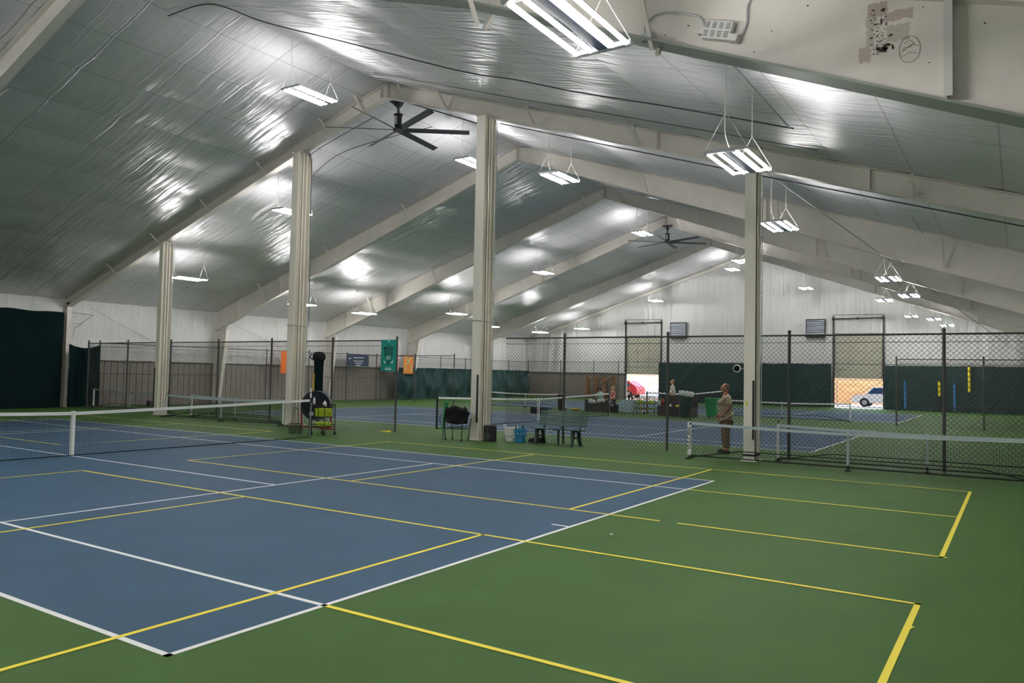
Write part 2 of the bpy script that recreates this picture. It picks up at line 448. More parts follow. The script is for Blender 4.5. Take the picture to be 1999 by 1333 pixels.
# ------------------------------------------------------------------ steel frames
def beam_poly(ya, yb, da, db):   # rafter between two y, depths below the ceiling
    return [(ya,zc(ya)+.02),(yb,zc(yb)+.02),(yb,zc(yb)-db),(ya,zc(ya)-da)]
def rafter(X, ya, yb, da, db, name, parent, fw=.2, ft=.02, stiff=()):
    m = MB()
    m.prism(beam_poly(ya, yb, da-ft, db-ft), 'x', X-.008, X+.008)
    m.prism([(ya,zc(ya)-da+ft),(yb,zc(yb)-db+ft),(yb,zc(yb)-db),(ya,zc(ya)-da)], 'x', X-fw/2, X+fw/2)
    m.prism([(ya,zc(ya)+.04),(yb,zc(yb)+.04),(yb,zc(yb)+.02),(ya,zc(ya)+.02)], 'x', X-fw/2, X+fw/2)
    for ys in stiff:
        t = (ys-ya)/(yb-ya); d = da+(db-da)*t
        m.box(X-fw/2+.01, X-.008, ys-.006, ys+.006, zc(ys)-d+.01, zc(ys)+.02)
        m.box(X+.008, X+fw/2-.01, ys-.006, ys+.006, zc(ys)-d+.01, zc(ys)+.02)
    return m.build(name, 'steel', parent, world=True)
flab = ['cream steel roof frame overhead, nearest the camera, with a rust patch on its web', 'slim cream steel roof frame carried by the four columns',
        'deep cream steel roof frame next behind the row of columns', 'cream steel roof frame third behind the camera side, its apex right of the tallest column',
        'cream steel roof frame that carries the farther ceiling fan', 'cream steel roof frame closest to the end wall']
for k, X in enumerate(FR):
    f = thing('roof_frame', flab[k], 'roof frame', (X, YE-.3, 0), group='steel roof frames')
    if k == 1:
        rafter(X, YR, YE-.15, .42, .42, 'rafter', f, .26, stiff=(YR+.15,)); rafter(X, YR, YN+.1, .42, .46, 'rafter', f, .26, stiff=(YR-.15,-13.9,-9.0))
        c = MB(); c.box(X-.1, X+.1, YE-.42, YE-.40, 0, zc(YE)-.3); c.box(X-.1, X+.1, YE-.17, YE-.15, 0, zc(YE)-.1); c.box(X-.008, X+.008, YE-.41, YE-.15, 0, zc(YE)-.1); c.build('eave_column', 'steel', f, world=True)
    else:
        st = (YR+.02, 14.3, 17.5) if k else (YR+.02,)
        rafter(X, YR, YE-.15, .5, 1.02, 'rafter', f, .2 if k else .24, stiff=st if k != 4 else (YR+.02, 8.4, 14.3))
        rafter(X, YR, YN+.1, .5, 1.18 if k else 1.14, 'rafter', f, .2 if k else .24, stiff=(YR-.02, -9.6) if k != 0 else (-15.9, -10.2))
        if k == 0:
            old = [o for o in f.children if o.name.startswith('rafter')][-1]; bpy.data.objects.remove(old)
            m = MB(); A, B, C_ = (YR,.44), (-9.6,.44), (YN+.1,1.36); ft = .02
            for (ya, da), (yb, db) in ((A,B),(B,C_)):
                m.prism(beam_poly(ya, yb, da-ft, db-ft), 'x', X-.008, X+.008)
                m.prism([(ya,zc(ya)-da+ft),(yb,zc(yb)-db+ft),(yb,zc(yb)-db-.01),(ya,zc(ya)-da-.01)], 'x', X-.19, X+.19, 1)
                m.prism([(ya,zc(ya)+.04),(yb,zc(yb)+.04),(yb,zc(yb)+.02),(ya,zc(ya)+.02)], 'x', X-.13, X+.13)
            for ys, d in ((-15.98,1.0),(-10.2,.48)):
                m.box(X-.12, X-.008, ys-.012, ys+.012, zc(ys)-d+.01, zc(ys)+.02, 2); m.box(X-.13, X-.12, ys-.04, ys+.04, zc(ys)-d+.01, zc(ys)+.02, 2)
            m.build('rafter', ['steel','primer','box_grey'], f, world=True)
        for s, ye in ((1, YE-.15), (-1, YN+.1)):
            c = MB(); y2 = ye-s*.95; y3 = ye-s*.42
            zk = zc(ye)-(1.0 if s > 0 else 1.15); c.prism([(ye,0),(ye,zk),(y2,min(zk+.3,zc(y2)-(.99 if s > 0 else 1.13))),(y2,3.7),(y3,0)], 'x', X-.008, X+.008)
            c.prism([(y3,0),(y2,3.7),(y2,3.95),(y2-s*.02,3.95),(y2-s*.02,3.7),(y3-s*.02,0)], 'x', X-.1, X+.1)
            c.box(X-.1, X+.1, min(ye,ye-s*.02), max(ye,ye-s*.02), 0, zc(ye))
            c.box(X-.1, X+.1, min(ye,y2), max(ye,y2), 3.93, 3.96)
            c.build('eave_column', 'steel', f, world=True)
    # flange braces from the bottom flange up to the purlins
    br = MB(); 
    ys = [1.2,5.9,10.6,15.3] if k != 1 else [1.2,2.77,5.9,9.05,12.2,15.3]
    if k == 0: ys = [5.9,10.6,13.3]
    for y in ys:
        for s in (1,-1):
            yy = YR+s*(y-YR)
            if yy < YN+1 or (k == 0 and s == 1 and y < 3): continue
            d = .42 if k == 1 else .5+.55*abs(yy-YR)/19
            L = min(.55, d*1.1)
            br.bar((X-.08,yy,zc(yy)-d+.03), (X-.08-L,yy,zc(yy)+.0), .05, .05)
            if k != 1: br.bar((X+.08,yy,zc(yy)-d+.03), (X+.08+L,yy,zc(yy)+.0), .05, .05)
    br.build('flange_brace', 'steel', f, world=True)
# nearest frame: rust patch, chalk circle, conduit and driver box on its web
WX = FR[0]-.009
rs = random.Random(3)
fr0 = [o for o in bpy.data.objects if o.name == 'roof_frame'][0]
pt = MB()
def blob(mb, y, z, ry, rz, mi, x=WX-.002, n=11, jag=.35, rr=rs):
    vs = [(x, y+ry*cos(2*PI*i/n)*(1+rr.uniform(-jag,jag)), z+rz*sin(2*PI*i/n)*(1+rr.uniform(-jag,jag))) for i in range(n)]
    mb.add(vs, [tuple(range(n))], mi)
def rag(y0, y1, z0, z1, mi, x):   # ragged rectangle of old sticker glue
    P = []
    for i in range(10): P.append((y1+(y0-y1)*i/10, z1+rs.uniform(-.02,.012)))
    for i in range(8): P.append((y0+rs.uniform(-.015,.012), z1+(z0-z1)*i/8))
    for i in range(10): P.append((y0+(y1-y0)*i/10, z0+rs.uniform(-.02,.012)))
    for i in range(8): P.append((y1+rs.uniform(-.015,.012), z0+(z1-z0)*i/8))
    pt.add([(x,y,z) for y,z in P], [tuple(range(len(P)))], mi)
rag(-15.41,-15.22,5.80,5.96,0,WX-.001); rag(-15.66,-15.38,5.72,5.83,0,WX-.0012); rag(-15.24,-15.13,5.33,5.50,0,WX-.0011); rag(-15.28,-15.20,5.5,5.8,2,WX-.0008); rag(-15.62,-15.4,5.5,5.68,2,WX-.0009)
for i in range(90):
    t = rs.random()**.8; y = -15.25-.15*rs.random(); z = 5.9-.52*t; blob(pt, y, z, rs.uniform(.003,.014), rs.uniform(.002,.007), 1, WX-.003, 7, .5)
for y, z, a, b in ((-15.37,5.86,.022,.016),(-15.35,5.74,.008,.03),(-15.3,5.72,.028,.008),(-15.4,5.70,.008,.022),(-15.44,5.57,.02,.014),(-15.36,5.425,.045,.028),(-15.41,5.475,.035,.014),(-15.46,5.44,.008,.025),(-15.32,5.45,.02,.02),(-15.27,5.88,.016,.008),(-15.39,5.44,.03,.02),(-15.25,5.58,.012,.01)): blob(pt, y, z, a, b, 1, WX-.0032, 17, .5)
for y, z in ((-14.6,6.1),(-14.2,5.9),(-15.75,5.8),(-14.0,5.7),(-13.2,6.2),(-12.9,6.15),(-16.3,5.5),(-15.8,5.2)): blob(pt, y, z, .012, .008, 1, WX-.003, 7, .5)
pt.build('rust_patch', ['stain','rust','stain_pale'], fr0, world=True)
ck = MB()
cy, cz = -15.62, 5.38
ck.path([(WX-.003, cy+.10*cos(a*.3), cz+.14*sin(a*.3)) for a in range(22)], .0022, 4)
for pts in ([(-.05,.07),(.0,.1),(.04,.06),(.0,.02),(-.05,.03),(-.07,-.01)], [(.08,.02),(.03,.05),(-.06,.0)], [(.07,-.06),(.0,-.03),(-.07,-.07)]): ck.path([(WX-.003,cy-a,cz+b) for a,b in pts], .002, 4)
ck.build('chalk_mark', 'chalk', fr0, world=True)
bx = thing('driver_box', 'small louvred grey metal driver box on the web of the nearest roof frame', 'electrical box', (WX-.07,-13.5,6.0))
q = MB(); q.bbox(WX-.11, WX-.02, -13.68, -13.33, 5.93, 6.15, .008)
q.box(WX-.13, WX-.02, -13.78, -13.68, 5.92, 6.0); q.box(WX-.10, WX-.02, -13.33, -13.26, 5.98, 6.05); q.build('case', 'box_grey', bx, world=True)
for a in range(4):
    for b in range(2):
        q = MB()
        for c in range(6): q.box(WX-.1125, WX-.11, -13.655+a*.085, -13.60+a*.085, 5.955+b*.1+c*.013, 5.96+b*.1+c*.013)
        q.build('louvre', 'dark_grey', bx, world=True)
bx.location = (WX-.07,-13.58,5.98); bx.rotation_euler = (math.radians(17),0,0)
cd = MB()
def curve_pts(P, n=8):
    out = []
    for i in range(len(P)-1):
        p0 = Vector(P[max(0,i-1)]); p1 = Vector(P[i]); p2 = Vector(P[i+1]); p3 = Vector(P[min(len(P)-1,i+2)])
        for k in range(n):
            t = k/n; out.append(.5*((2*p1)+(p2-p0)*t+(2*p0-5*p1+4*p2-p3)*t*t+(3*p1-p0-3*p2+p3)*t**3))
    out.append(Vector(P[-1])); return out
xw = WX-.02
cd.path(curve_pts([(xw,-12.68,6.2),(xw,-12.63,6.3),(xw,-12.75,6.42),(xw,-12.95,6.42),(xw,-13.2,6.33),(xw,-13.36,6.25),(xw,-13.42,6.1)]), .012, 6)
tag(cd.build('conduit', 'galv'), 'thin grey conduit looping from the junction box to the louvred driver box overhead', 'conduit'); cd = MB()
cd.path(curve_pts([(xw,-13.86,5.92),(xw,-13.92,6.05),(xw,-13.93,6.25),(xw,-14.0,6.36),(xw,-14.1,6.5)]), .012, 6)
tag(cd.build('conduit', 'galv'), 'thin grey conduit rising to the right of the driver box on the nearest roof frame', 'conduit')
jb = thing('junction_box', 'small grey metal junction box under the flange of the nearest roof frame', 'electrical box', (WX-.1,-12.7,6.11))
q = MB(); q.bbox(-.05, .05, -.06, .06, -.03, .06, .006); q.box(-.055, .055, -.1, -.07, -.02, .05); q.build('case', 'galv', jb)
q = MB(); q.lathe([(.02,0),(.02,.05)], (0,0,.06), 10); q.build('connector', 'dark_grey', jb)

# ---- columns
CL = [('cream steel column farthest left, closest to the side wall', 11.88, .25, .43), ('cream steel column behind the near tennis net post', 4.12, .30, .56),
      ('tall cream steel column between the ball caddy and the green bench', -3.67, .30, .56), ('cream steel column beside the standing man', -11.38, .25, .43)]
for i, (lab, y, w, d) in enumerate(CL):
    X = FR[1]; t = thing('steel_column', lab, 'column', (X, y, 0), group='steel columns in a row')
    H = zc(y)-.42
    m = MB(); 
    m.box(-d/2, -d/2+.02, -w/2, w/2, .02, H-.03); m.box(d/2-.02, d/2, -w/2, w/2, .02, H-.03); m.box(-d/2+.02, d/2-.02, -.01, .01, .02, H-.03)
    m.box(-d*.14, -d*.14+.012, -w/2+.015, -.01, .02, H-.03); m.box(-d*.14, -d*.14+.07, -w/2+.015, -w/2+.03, .02, H-.03); m.box(d*.18, d*.18+.05, -w/2+.03, -.01, .02, H-.03)
    for z in (1.9, 4.3, 6.4):
        if z < H: m.box(-d/2-.004, -d/2, -w/2+.01, w/2-.01, z, z+.012)
    m.build('column_shaft', 'steel_dirty', t)
    m = MB(); m.box(-d/2-.05, d/2+.05, -w/2-.05, w/2+.05, 0, .02); m.build('base_plate', 'steel_dirty', t)
    m = MB(); m.box(-d/2-.03, d/2+.03, -w/2-.03, w/2+.03, H-.03, H); m.build('cap_plate', 'steel', t)
    if i != 1:
        m = MB(); z0 = .3 if i == 0 else .5; yy = {0:.12, 2:-.08, 3:-.1}[i]
        m.box(-d/2-.03, -d/2, yy-.02, yy+.02, z0, 1.85); o = m.build('pad_strip', 'black', t); o['label'] = 'black strip'
    if i in (1,2):
        m = MB(); m.path([(-d/2-.02,w/2+.03,3.4),(-d/2-.02,-w/2-.03,3.38),(d/2,-w/2-.06,3.37)], .012, 6); m.build('clamp_band', 'galv', t)
    if i == 3:
        m = MB(); m.add([(-d/2-.003,.08,1.36),(-d/2-.003,.03,1.40),(-d/2-.003,.05,1.32),(-d/2-.003,.0,1.28),(-d/2-.003,.07,1.27)], [(0,1,2,3,4)]); m.build('tape_mark', 'yellow', t)
        m = MB(); m.path([(-d/2,.0,.16),(-d/2-.02,.0,.16)], .01); m.box(-d/2-.012, d/2+.012, -w/2-.012, w/2+.012, .12, .16); m.build('strap', 'black', t)
    m = MB()   # conduit running down the column
    m.tube((d/2+.0,-w/2-.03,.3 if i else 1), (d/2,-w/2-.03,H-.1), .012, 6)
    for z in (2.2,3.9,5.2): 
        if z < H: m.box(d/2-.03, d/2+.02, -w/2-.05, -w/2, z, z+.03)
    m.build('conduit', 'galv', t)
# round dial on the last column
t = thing('wall_thermometer', 'small round white dial on an arm at the left of the column by the man', 'thermometer', (14.72,-11.12,2.12))
m = MB(); m.lathe([(.0,-.02),(.085,-.02),(.09,0),(.085,.02),(.07,.02)], (0,0,0), 20, axis='x'); m.build('bezel', 'white_plastic', t)
m = MB(); m.lathe([(.07,-.022),(.0,-.022)], (0,0,0), 20, axis='x'); m.bar((-.024,-.03,-.03),(-.024,.03,.03),.008,.004); m.build('dial_face', 'stain', t)
m = MB(); m.bar((.02,0,0),(.09,-.12,0),.02,.02); m.build('arm', 'galv', t)

# ------------------------------------------------------------------ ceiling cables
def cable(pts, r, name, lab, m_='dark_grey'):
    m = MB(); m.path(curve_pts(pts, 6), r, 6); return tag(m.build(name, m_), lab, 'cable')
def cp(x, y, dz=-.06): return (x, y, zc(y)+dz)
cable([cp(8.0,1.2), cp(8.6,.3,-.02), cp(9.3,-.9,-.12), cp(10.3,-2.6), cp(11.3,-5.5,-.1), cp(11.5,-6.95), cp(11.6,-8.5,-.1), cp(11.8,-10.5), cp(12,-13)], .014, 'power_cable', 'dark power cable running down the right ceiling slope from the ridge')
cable([cp(13.2,-.9), cp(13.4,-5.5,-.07), cp(13.5,-8.5,-.05), cp(13.6,-13.1,-.05)], .008, 'power_cable', 'thin dark cable down the right slope just before the columned frame')
cable([cp(18.2,1.0,-.1), cp(17.4,2.4,-.05), cp(16.6,4.1,-.1), cp(17.2,6.5,-.02)], .012, 'power_cable', 'grey cable curving over the ceiling behind the nearer fan')
cable([(15.16,.9,10.15),(15.16,3.8,9.35),(15.2,3.85,8.9),(15.3,3.85,3.4)], .012, 'power_cable', 'cable under the left rafter dropping beside the second column')
cable([(15.2,-.3,10.45),(15.22,-3.4,9.2)], .018, 'power_cable', 'conduit strapped under the rafter between the fan and the tallest column')
cable([(15.22,-4.0,9.15),(15.24,-9.0,7.5),(15.24,-13,6.2),(15.24,-18,4.6)], .014, 'power_cable', 'conduit strapped under the rafter to the right of the tallest column')
def rod(a, b, lab, r=.012): return tag(MB().tube(a, b, r, 6).build('brace_rod', 'galv'), lab, 'brace')
rod((15.1,-11.6,6.75), (53,-18.6,2.1), 'long diagonal brace rod from the top of the right column towards the end wall')
rod((7.2,-12.9,6.72), (11.9,-12.95,6.66), 'dark diagonal rod on the ceiling right of the large hanging light', .016)
rod((16.0,YE-.3,4.55), (21.0,YE-.3,2.3), 'thin diagonal brace rod on the side wall behind the left column', .01)
rod((23.4,YE-.3,4.4), (29.8,YE-.3,2.3), 'thin diagonal brace rod on the side wall, second bay from the left', .01)
rod((20.1,-14.2,6.3), (22.6,-14.2,6.3), 'short rod on the ceiling above the right hanging lights', .014)

m = MB(); m.path([(15.15,YE-.5,4.25),(16.05,YE-.5,4.2),(15.25,YE-.5,3.55),(15.15,YE-.5,3.1)], .018, 6); m.tube((15.15,YE-.5,3.75),(15.5,YE-.5,3.78),.014,6)
tag(m.build('wall_bracket', 'galv'), 'triangular metal bracket beside the eave post at far left', 'bracket')
# ------------------------------------------------------------------ hanging lights
def make_light():
    t = thing('hanging_light', '', 'ceiling light', (0,0,0), group='hanging four-tube light fixtures')
    L, W = 1.42, .34
    for x in (0, L):
        m = MB(); m.bbox(x-.035, x+.035, -W, W, .0, .05, .006); m.build('end_bar', 'galv', t)
    for y in (.29, .12, -.15, -.30):
        m = MB(); m.box(.035, L-.035, y-.016, y+.016, .03, .042); hs = m.build('housing_strip', 'galv', t)
        if y != -.15 or True:
            m = MB(); m.tube((.05,y,.0), (L-.05,y,.0), .014 if y != -.15 else .010, 10); m.build('tube', 'tube_lit', hs)
    m = MB(); m.bbox(.035, L-.035, -.085, .035, .0, .06, .008); m.build('driver_channel', 'fixture_dark', t)
    for x in (0, L):
        m = MB(); a = (x, 0, .62)
        m.tube((x,W-.01,.05), a, .004, 5); m.tube((x,-W+.01,.05), a, .004, 5); m.tube(a, (x,0,1.40), .005, 5); m.build('suspension_wire', 'tape_white', t)
    m = MB(); m.path(curve_pts([(.05,-.05,.05),(.04,.02,.3),(.06,.03,.6),(.05,.02,1.0),(.05,.01,1.40)], 4), .007, 6); m.build('power_cord', 'tape_white', t)
    return t
LIGHTS = [
 (8.57,-12.79,'large hanging light below the rusty beam, in front of the right column top'),
 (16.56,-11.40,'hanging light just right of the rightmost column, behind the larger one'),
 (2.80,-12.85,'hanging light nearest the camera, cut by the top edge of the picture'),
 (10.68,-.28,'hanging light under the ridge at upper left, left of the nearer fan'),
 (18.6,-.05,'hanging light under the ridge, partly hidden by the tallest column'),
 (17.0,-4.60,'hanging light just right of the tallest column, against the dark slope'),
 (34.63,.36,'hanging light to the left of the farther ceiling fan'),
 (34.04,6.17,'hanging light on the left slope between the tallest column and the far fan'),
 (15.84,12.63,'hanging light just right of the leftmost column'),
 (27.93,14.19,'hanging light midway between the second and tallest columns, low on the slope'),
 (34.65,12.79,'hanging light just left of the tallest column, low on the slope'),
 (15.61,6.06,'hanging light cut off by the left edge of the second column'),
 (51.0,6.40,'hanging light above and left of the left wall vent'),
 (51.0,12.67,'hanging light against the left part of the end wall'),
 (23.18,13.93,'hanging light half hidden behind the second column, low on the slope'),
 (47.05,14.17,'hanging light farthest down the left slope, near the corner of the hall'),
 (40.23,14.12,'hanging light half hidden behind the tallest column, low on the slope'),
 (24.98,-12.89,'upper light of the cluster of three right of the rightmost column'),
 (30.93,-12.89,'right light of the cluster of three right of the rightmost column'),
 (39.54,-10.85,'lower light of the cluster of three, above the right roll-up door'),
 (50.3,-4.65,'tiny hanging light above the right wall vent'),
 (37.62,-4.12,'upper of two small lights just left of the rightmost column'),
 (50.3,.35,'lower of two small lights just left of the rightmost column'),
 (50.3,-10.97,'left light of the far cluster over the green wall curtain'),
 (45.8,-12.58,'middle light of the far cluster over the green wall curtain'),
 (49.4,-13.0,'right light of the far cluster over the green wall curtain')]
proto = make_light()
for i, (x, y, lab) in enumerate(LIGHTS):
    loc = (x, y, zc(y)-1.42)
    o = proto if i == 0 else dup(proto, loc)
    o.location = loc; o['label'] = lab
    if i == 0: pass
for x, y in ((-5.0,.3),(-5,-12.9),(-5,-5),(-5,6.2),(-.5,6.2),(1.5,12.7),(.3,.3),(.6,-4.6),(-5,12.7)):  # added unseen fixtures, fill light for surfaces facing the camera
    dup(proto, (x, y, zc(y)-1.42), label='added hanging light out of view, brightening the near bay')

# ------------------------------------------------------------------ ceiling fans
def make_fan(loc, rot, lab, R=2.3):
    t = thing('ceiling_fan', lab, 'ceiling fan', loc, group='black six-blade ceiling fans')
    m = MB(); m.box(-.1, .1, -.28, .28, .92, .96); m.bar((0,-.25,.93),(0,-.12,.8),.06,.03); m.bar((0,.25,.93),(0,.12,.8),.06,.03); m.lathe([(.1,-.06),(.1,.06)], (0,0,.82), 14, axis='y'); m.build('mounting_bracket', 'black', t)
    m = MB(); m.tube((0,0,.5), (0,0,.86), .045, 12); m.build('down_rod', 'black', t)
    m = MB(); m.lathe([(.0,.50),(.15,.50),(.15,.47),(.10,.47),(.12,.44),(.12,.12),(.07,.06),(.0,.06)], (0,0,0), 20); m.lathe([(.05,.15),(.05,.42)], (-.1,.0,0), 10, 1); m.build('motor', ['black','galv'], t)
    m = MB(); m.lathe([(.0,-.05),(.14,-.05),(.16,-.02),(.16,.03),(.0,.05)], (0,0,0), 20); m.build('hub', 'dark_grey', t)
    for k in range(6):
        a = rot+k*PI/3; ca, sa = cos(a), sin(a); m = MB()
        def P(r, w, z): return (r*ca-w*sa, r*sa+w*ca, z)
        pr = [(-.11,.035),(-.05,.03),(.03,.002),(.10,-.045),(.03,-.012),(-.05,.018)]
        vs = [P(.14,w,z) for w,z in pr]+[P(R,w,z) for w,z in pr]; n = 6
        m.add(vs, [tuple(range(n-1,-1,-1)), tuple(range(n,2*n))]+[(i,(i+1)%n,n+(i+1)%n,n+i) for i in range(n)])
        m.build('blade', 'fan_blade', t)
    m = MB()
    for s in (1,-1): m.tube((s*.11,s*.05,.48), (s*.05,s*.2,.93), .004, 4)
    m.build('guy_wire', 'galv', t)
    return t
make_fan((15.40,.1,9.66), math.radians(7), 'nearer black ceiling fan under the columned roof frame')
make_fan((38.30,.1,9.55), math.radians(9), 'farther black ceiling fan, seen small beyond the deep rafters')

# ------------------------------------------------------------------ fences
def fence(lab, p, q, H, posts, rails=(1.0,), pitch=.11, r=.0045, mesh=True, rp=.035, name='chain_link_fence', group=None, gate=False):
    p = Vector(p); q = Vector(q); L = (q-p).length; d = (q-p)/L
    t = thing(name, lab, 'fence', p, group=group)
    for a in posts:
        c = p+d*a; m = MB(); m.tube(c, c+Vector((0,0,H+.06)), rp, 10); m.ball(c+Vector((0,0,H+.07)), rp*1.2, n=10, k=6); m.build('post', 'fence_post', t, world=True)
    for rr in rails:
        z = H*rr; m = MB(); m.tube(p+Vector((0,0,z-.02)), q+Vector((0,0,z-.02)), .021, 8); m.build('top_rail' if rr == 1 else 'rail', 'fence_post', t, world=True)
    if mesh:
        m = MB(); m.tube(p+Vector((0,0,H-.19)), q+Vector((0,0,H-.19)), .007, 5); m.build('tension_wire', 'wire', t, world=True)
        m = MB(); m.net(p+Vector((0,0,.02)), d, (0,0,1), L, H-.04, pitch, r); m.build('wire_mesh', 'wire', t, world=True)
    return t
fence('chain-link fence between the courts, left part ending at the teal banner', (15.45,-.06,0), (15.45,18.2,0), 2.9, [0,2.87,5.96,9.0,12.05,15.1,18.2], pitch=.11)
fence('tall chain-link fence between the courts behind the green bench and the man', (15.8,-4.0,0), (15.8,YN+.1,0), 2.95, [1.95,5.0,8.03,11.23,14.5])
fence('farther chain-link fence, right part in front of the foam tubes', (33.2,-12.25,0), (33.2,YN+.1,0), 2.85, [0,3.15,6.5], pitch=.11, r=.004, group='farther divider fence')
fence('farther chain-link fence, left part in front of the draped green curtain', (33.4,11.4,0), (33.4,18.2,0), 2.9, [0,3.0,6.2], mesh=False, group='farther divider fence')
fence('dark pipe fence frame standing along the left side wall', (16.2,18.6,0), (53.2,18.6,0), 2.95, [0,3.1,6.3,9.4,12.5,15.6,18.7,21.8,25,28,31,34,37], rails=(1.0,), pitch=.16, r=.003, rp=.03)
fr = MB(); fr.tube((16.2,18.6,1.52),(22.5,18.6,1.52),.018,8); fr.tube((30,18.6,1.45),(36,18.6,1.45),.016,8)
[o for o in bpy.data.objects if o.name.startswith('chain_link') and o.parent is None][-1]
fr.build('mid_rail', 'fence_post', [o for o in bpy.data.objects if o.get('label','').startswith('dark pipe fence frame')][0], world=True)
fence('chain-link fence along the end wall left of the open door', (53.2,18.6,0), (53.2,10.1,0), 3.0, [.02,3.2,6.3,8.5], pitch=.16, r=.004, rp=.03)
tag(MB().tube((53.2,10.0,3.02),(53.2,YN+.2,2.98),.02,8).build('curtain_rail', 'fence_post'), 'thin rail along the end wall above the green curtains', 'rail')

# ------------------------------------------------------------------ curtains
def drape(name, lab, P0, U, H, nrm, amp, fr, seed, m_, swoop=0, nu=120, nv=26, top=None, cat='curtain', par=None):
    P0 = Vector(P0); U = Vector(U); N = Vector(nrm); m = MB(); L = U.length
    def P(a, b):
        l = a*L; h = b*H
        if swoop:
            w = 2.5; tt = (l/w)%1; c = 4*tt*(1-tt)
            ph = (1-b)*9-c*5.0*(1-b*.3)
            d = amp*(sin(ph)*.5*(c**.6)+.8*hN(l*fr, h*.5, seed)+.5*sin(l*5+hN(l,0,1)*3)*(.3+b)*(1-c))
        else:
            d = amp*(hN(l*fr, h*.3, seed)+.5*hN(l*fr*2.4+h*.7, h*.4, seed+2)+.35*hN(l*1.2-h*1.1, h, seed+5))
        zt = 1+.012*hN(l*1.1, 0, seed) if top is None else top(a)
        return P0+U*a+Vector((0,0,h*zt))+N*d
    m.sheet(P, nu, nv)
    o = m.build(name, m_, par, smooth=True)
    if par is None: tag(o, lab, cat)
    return o
drape('wall_curtain', 'tall very dark green curtain at the far left edge, beside the side wall', (7.5,18.9,.02), (7.2,0,0), 4.2, (0,-1,0), .09, .9, 1, 'green_dark')
drape('wall_curtain', 'narrow dark green curtain gathered beside the wall post at left', (14.75,18.45,.05), (1.4,0,0), 2.78, (0,-1,0), .16, 3.2, 5, 'green_dark', nu=50, top=lambda a: 1-.06*sin(PI*a))
drape('wall_curtain', 'draped green curtain with deep swags along the side wall', (36.3,18.35,.02), (16.6,0,0), 2.16, (0,-1,0), .30, 2.2, 9, 'green_mesh', swoop=1, nu=260, nv=30)
drape('wall_curtain', 'flat dark green curtain between the two roll-up doors', (53.55,6.85,.03), (0,-12.65,0), 2.95, (-1,0,0), .09, 1.0, 14, 'green_cloth', nu=220)
drape('wall_curtain', 'dark green curtain right of the right roll-up door', (53.55,-9.15,.03), (0,-10,0), 2.9, (-1,0,0), .10, 1.1, 21, 'green_cloth', nu=180)
tag(MB().tube((51.9,-12.6,.3),(51.9,YN+.1,.5),.05,8).build('curtain_pole', 'black'), 'dark pole at the foot of the right end-wall curtain', 'pole')
for lab, y, z0, z1, m_ in (('blue foam tube on the green curtain, nearest the right door', -10.4, .15, 1.98, 'foam_blue'), ('yellow foam tube on the green curtain, beside the fence post', -12.35, .15, 1.94, 'yellow'),
                         ('blue foam tube on the green curtain, between the two yellow tubes', -13.2, .1, 1.85, 'foam_blue'), ('yellow foam tube hung highest on the green curtain', -14.0, 1.30, 2.88, 'yellow')):
    t = thing('foam_tube', lab, 'foam tube', (53.2, y, z0), group='foam tubes on the end wall curtain')
    zz = 1.0 if y == -12.35 else z0
    m = MB(); m.tube((0,0,zz-z0), (0,.02,z1-z0), .075, 12); m.build('foam', m_, t)
    m = MB(); m.tube((0,.02,z1-z0), (0,.02,z1-z0+.06), .08, 12); m.tube((0,0,-.04), (0,0,.0), .08, 12)
    if y == -12.35: m.tube((0,0,0), (0,0,zz-z0), .07, 12)
    m.build('end_cap', 'black', t)

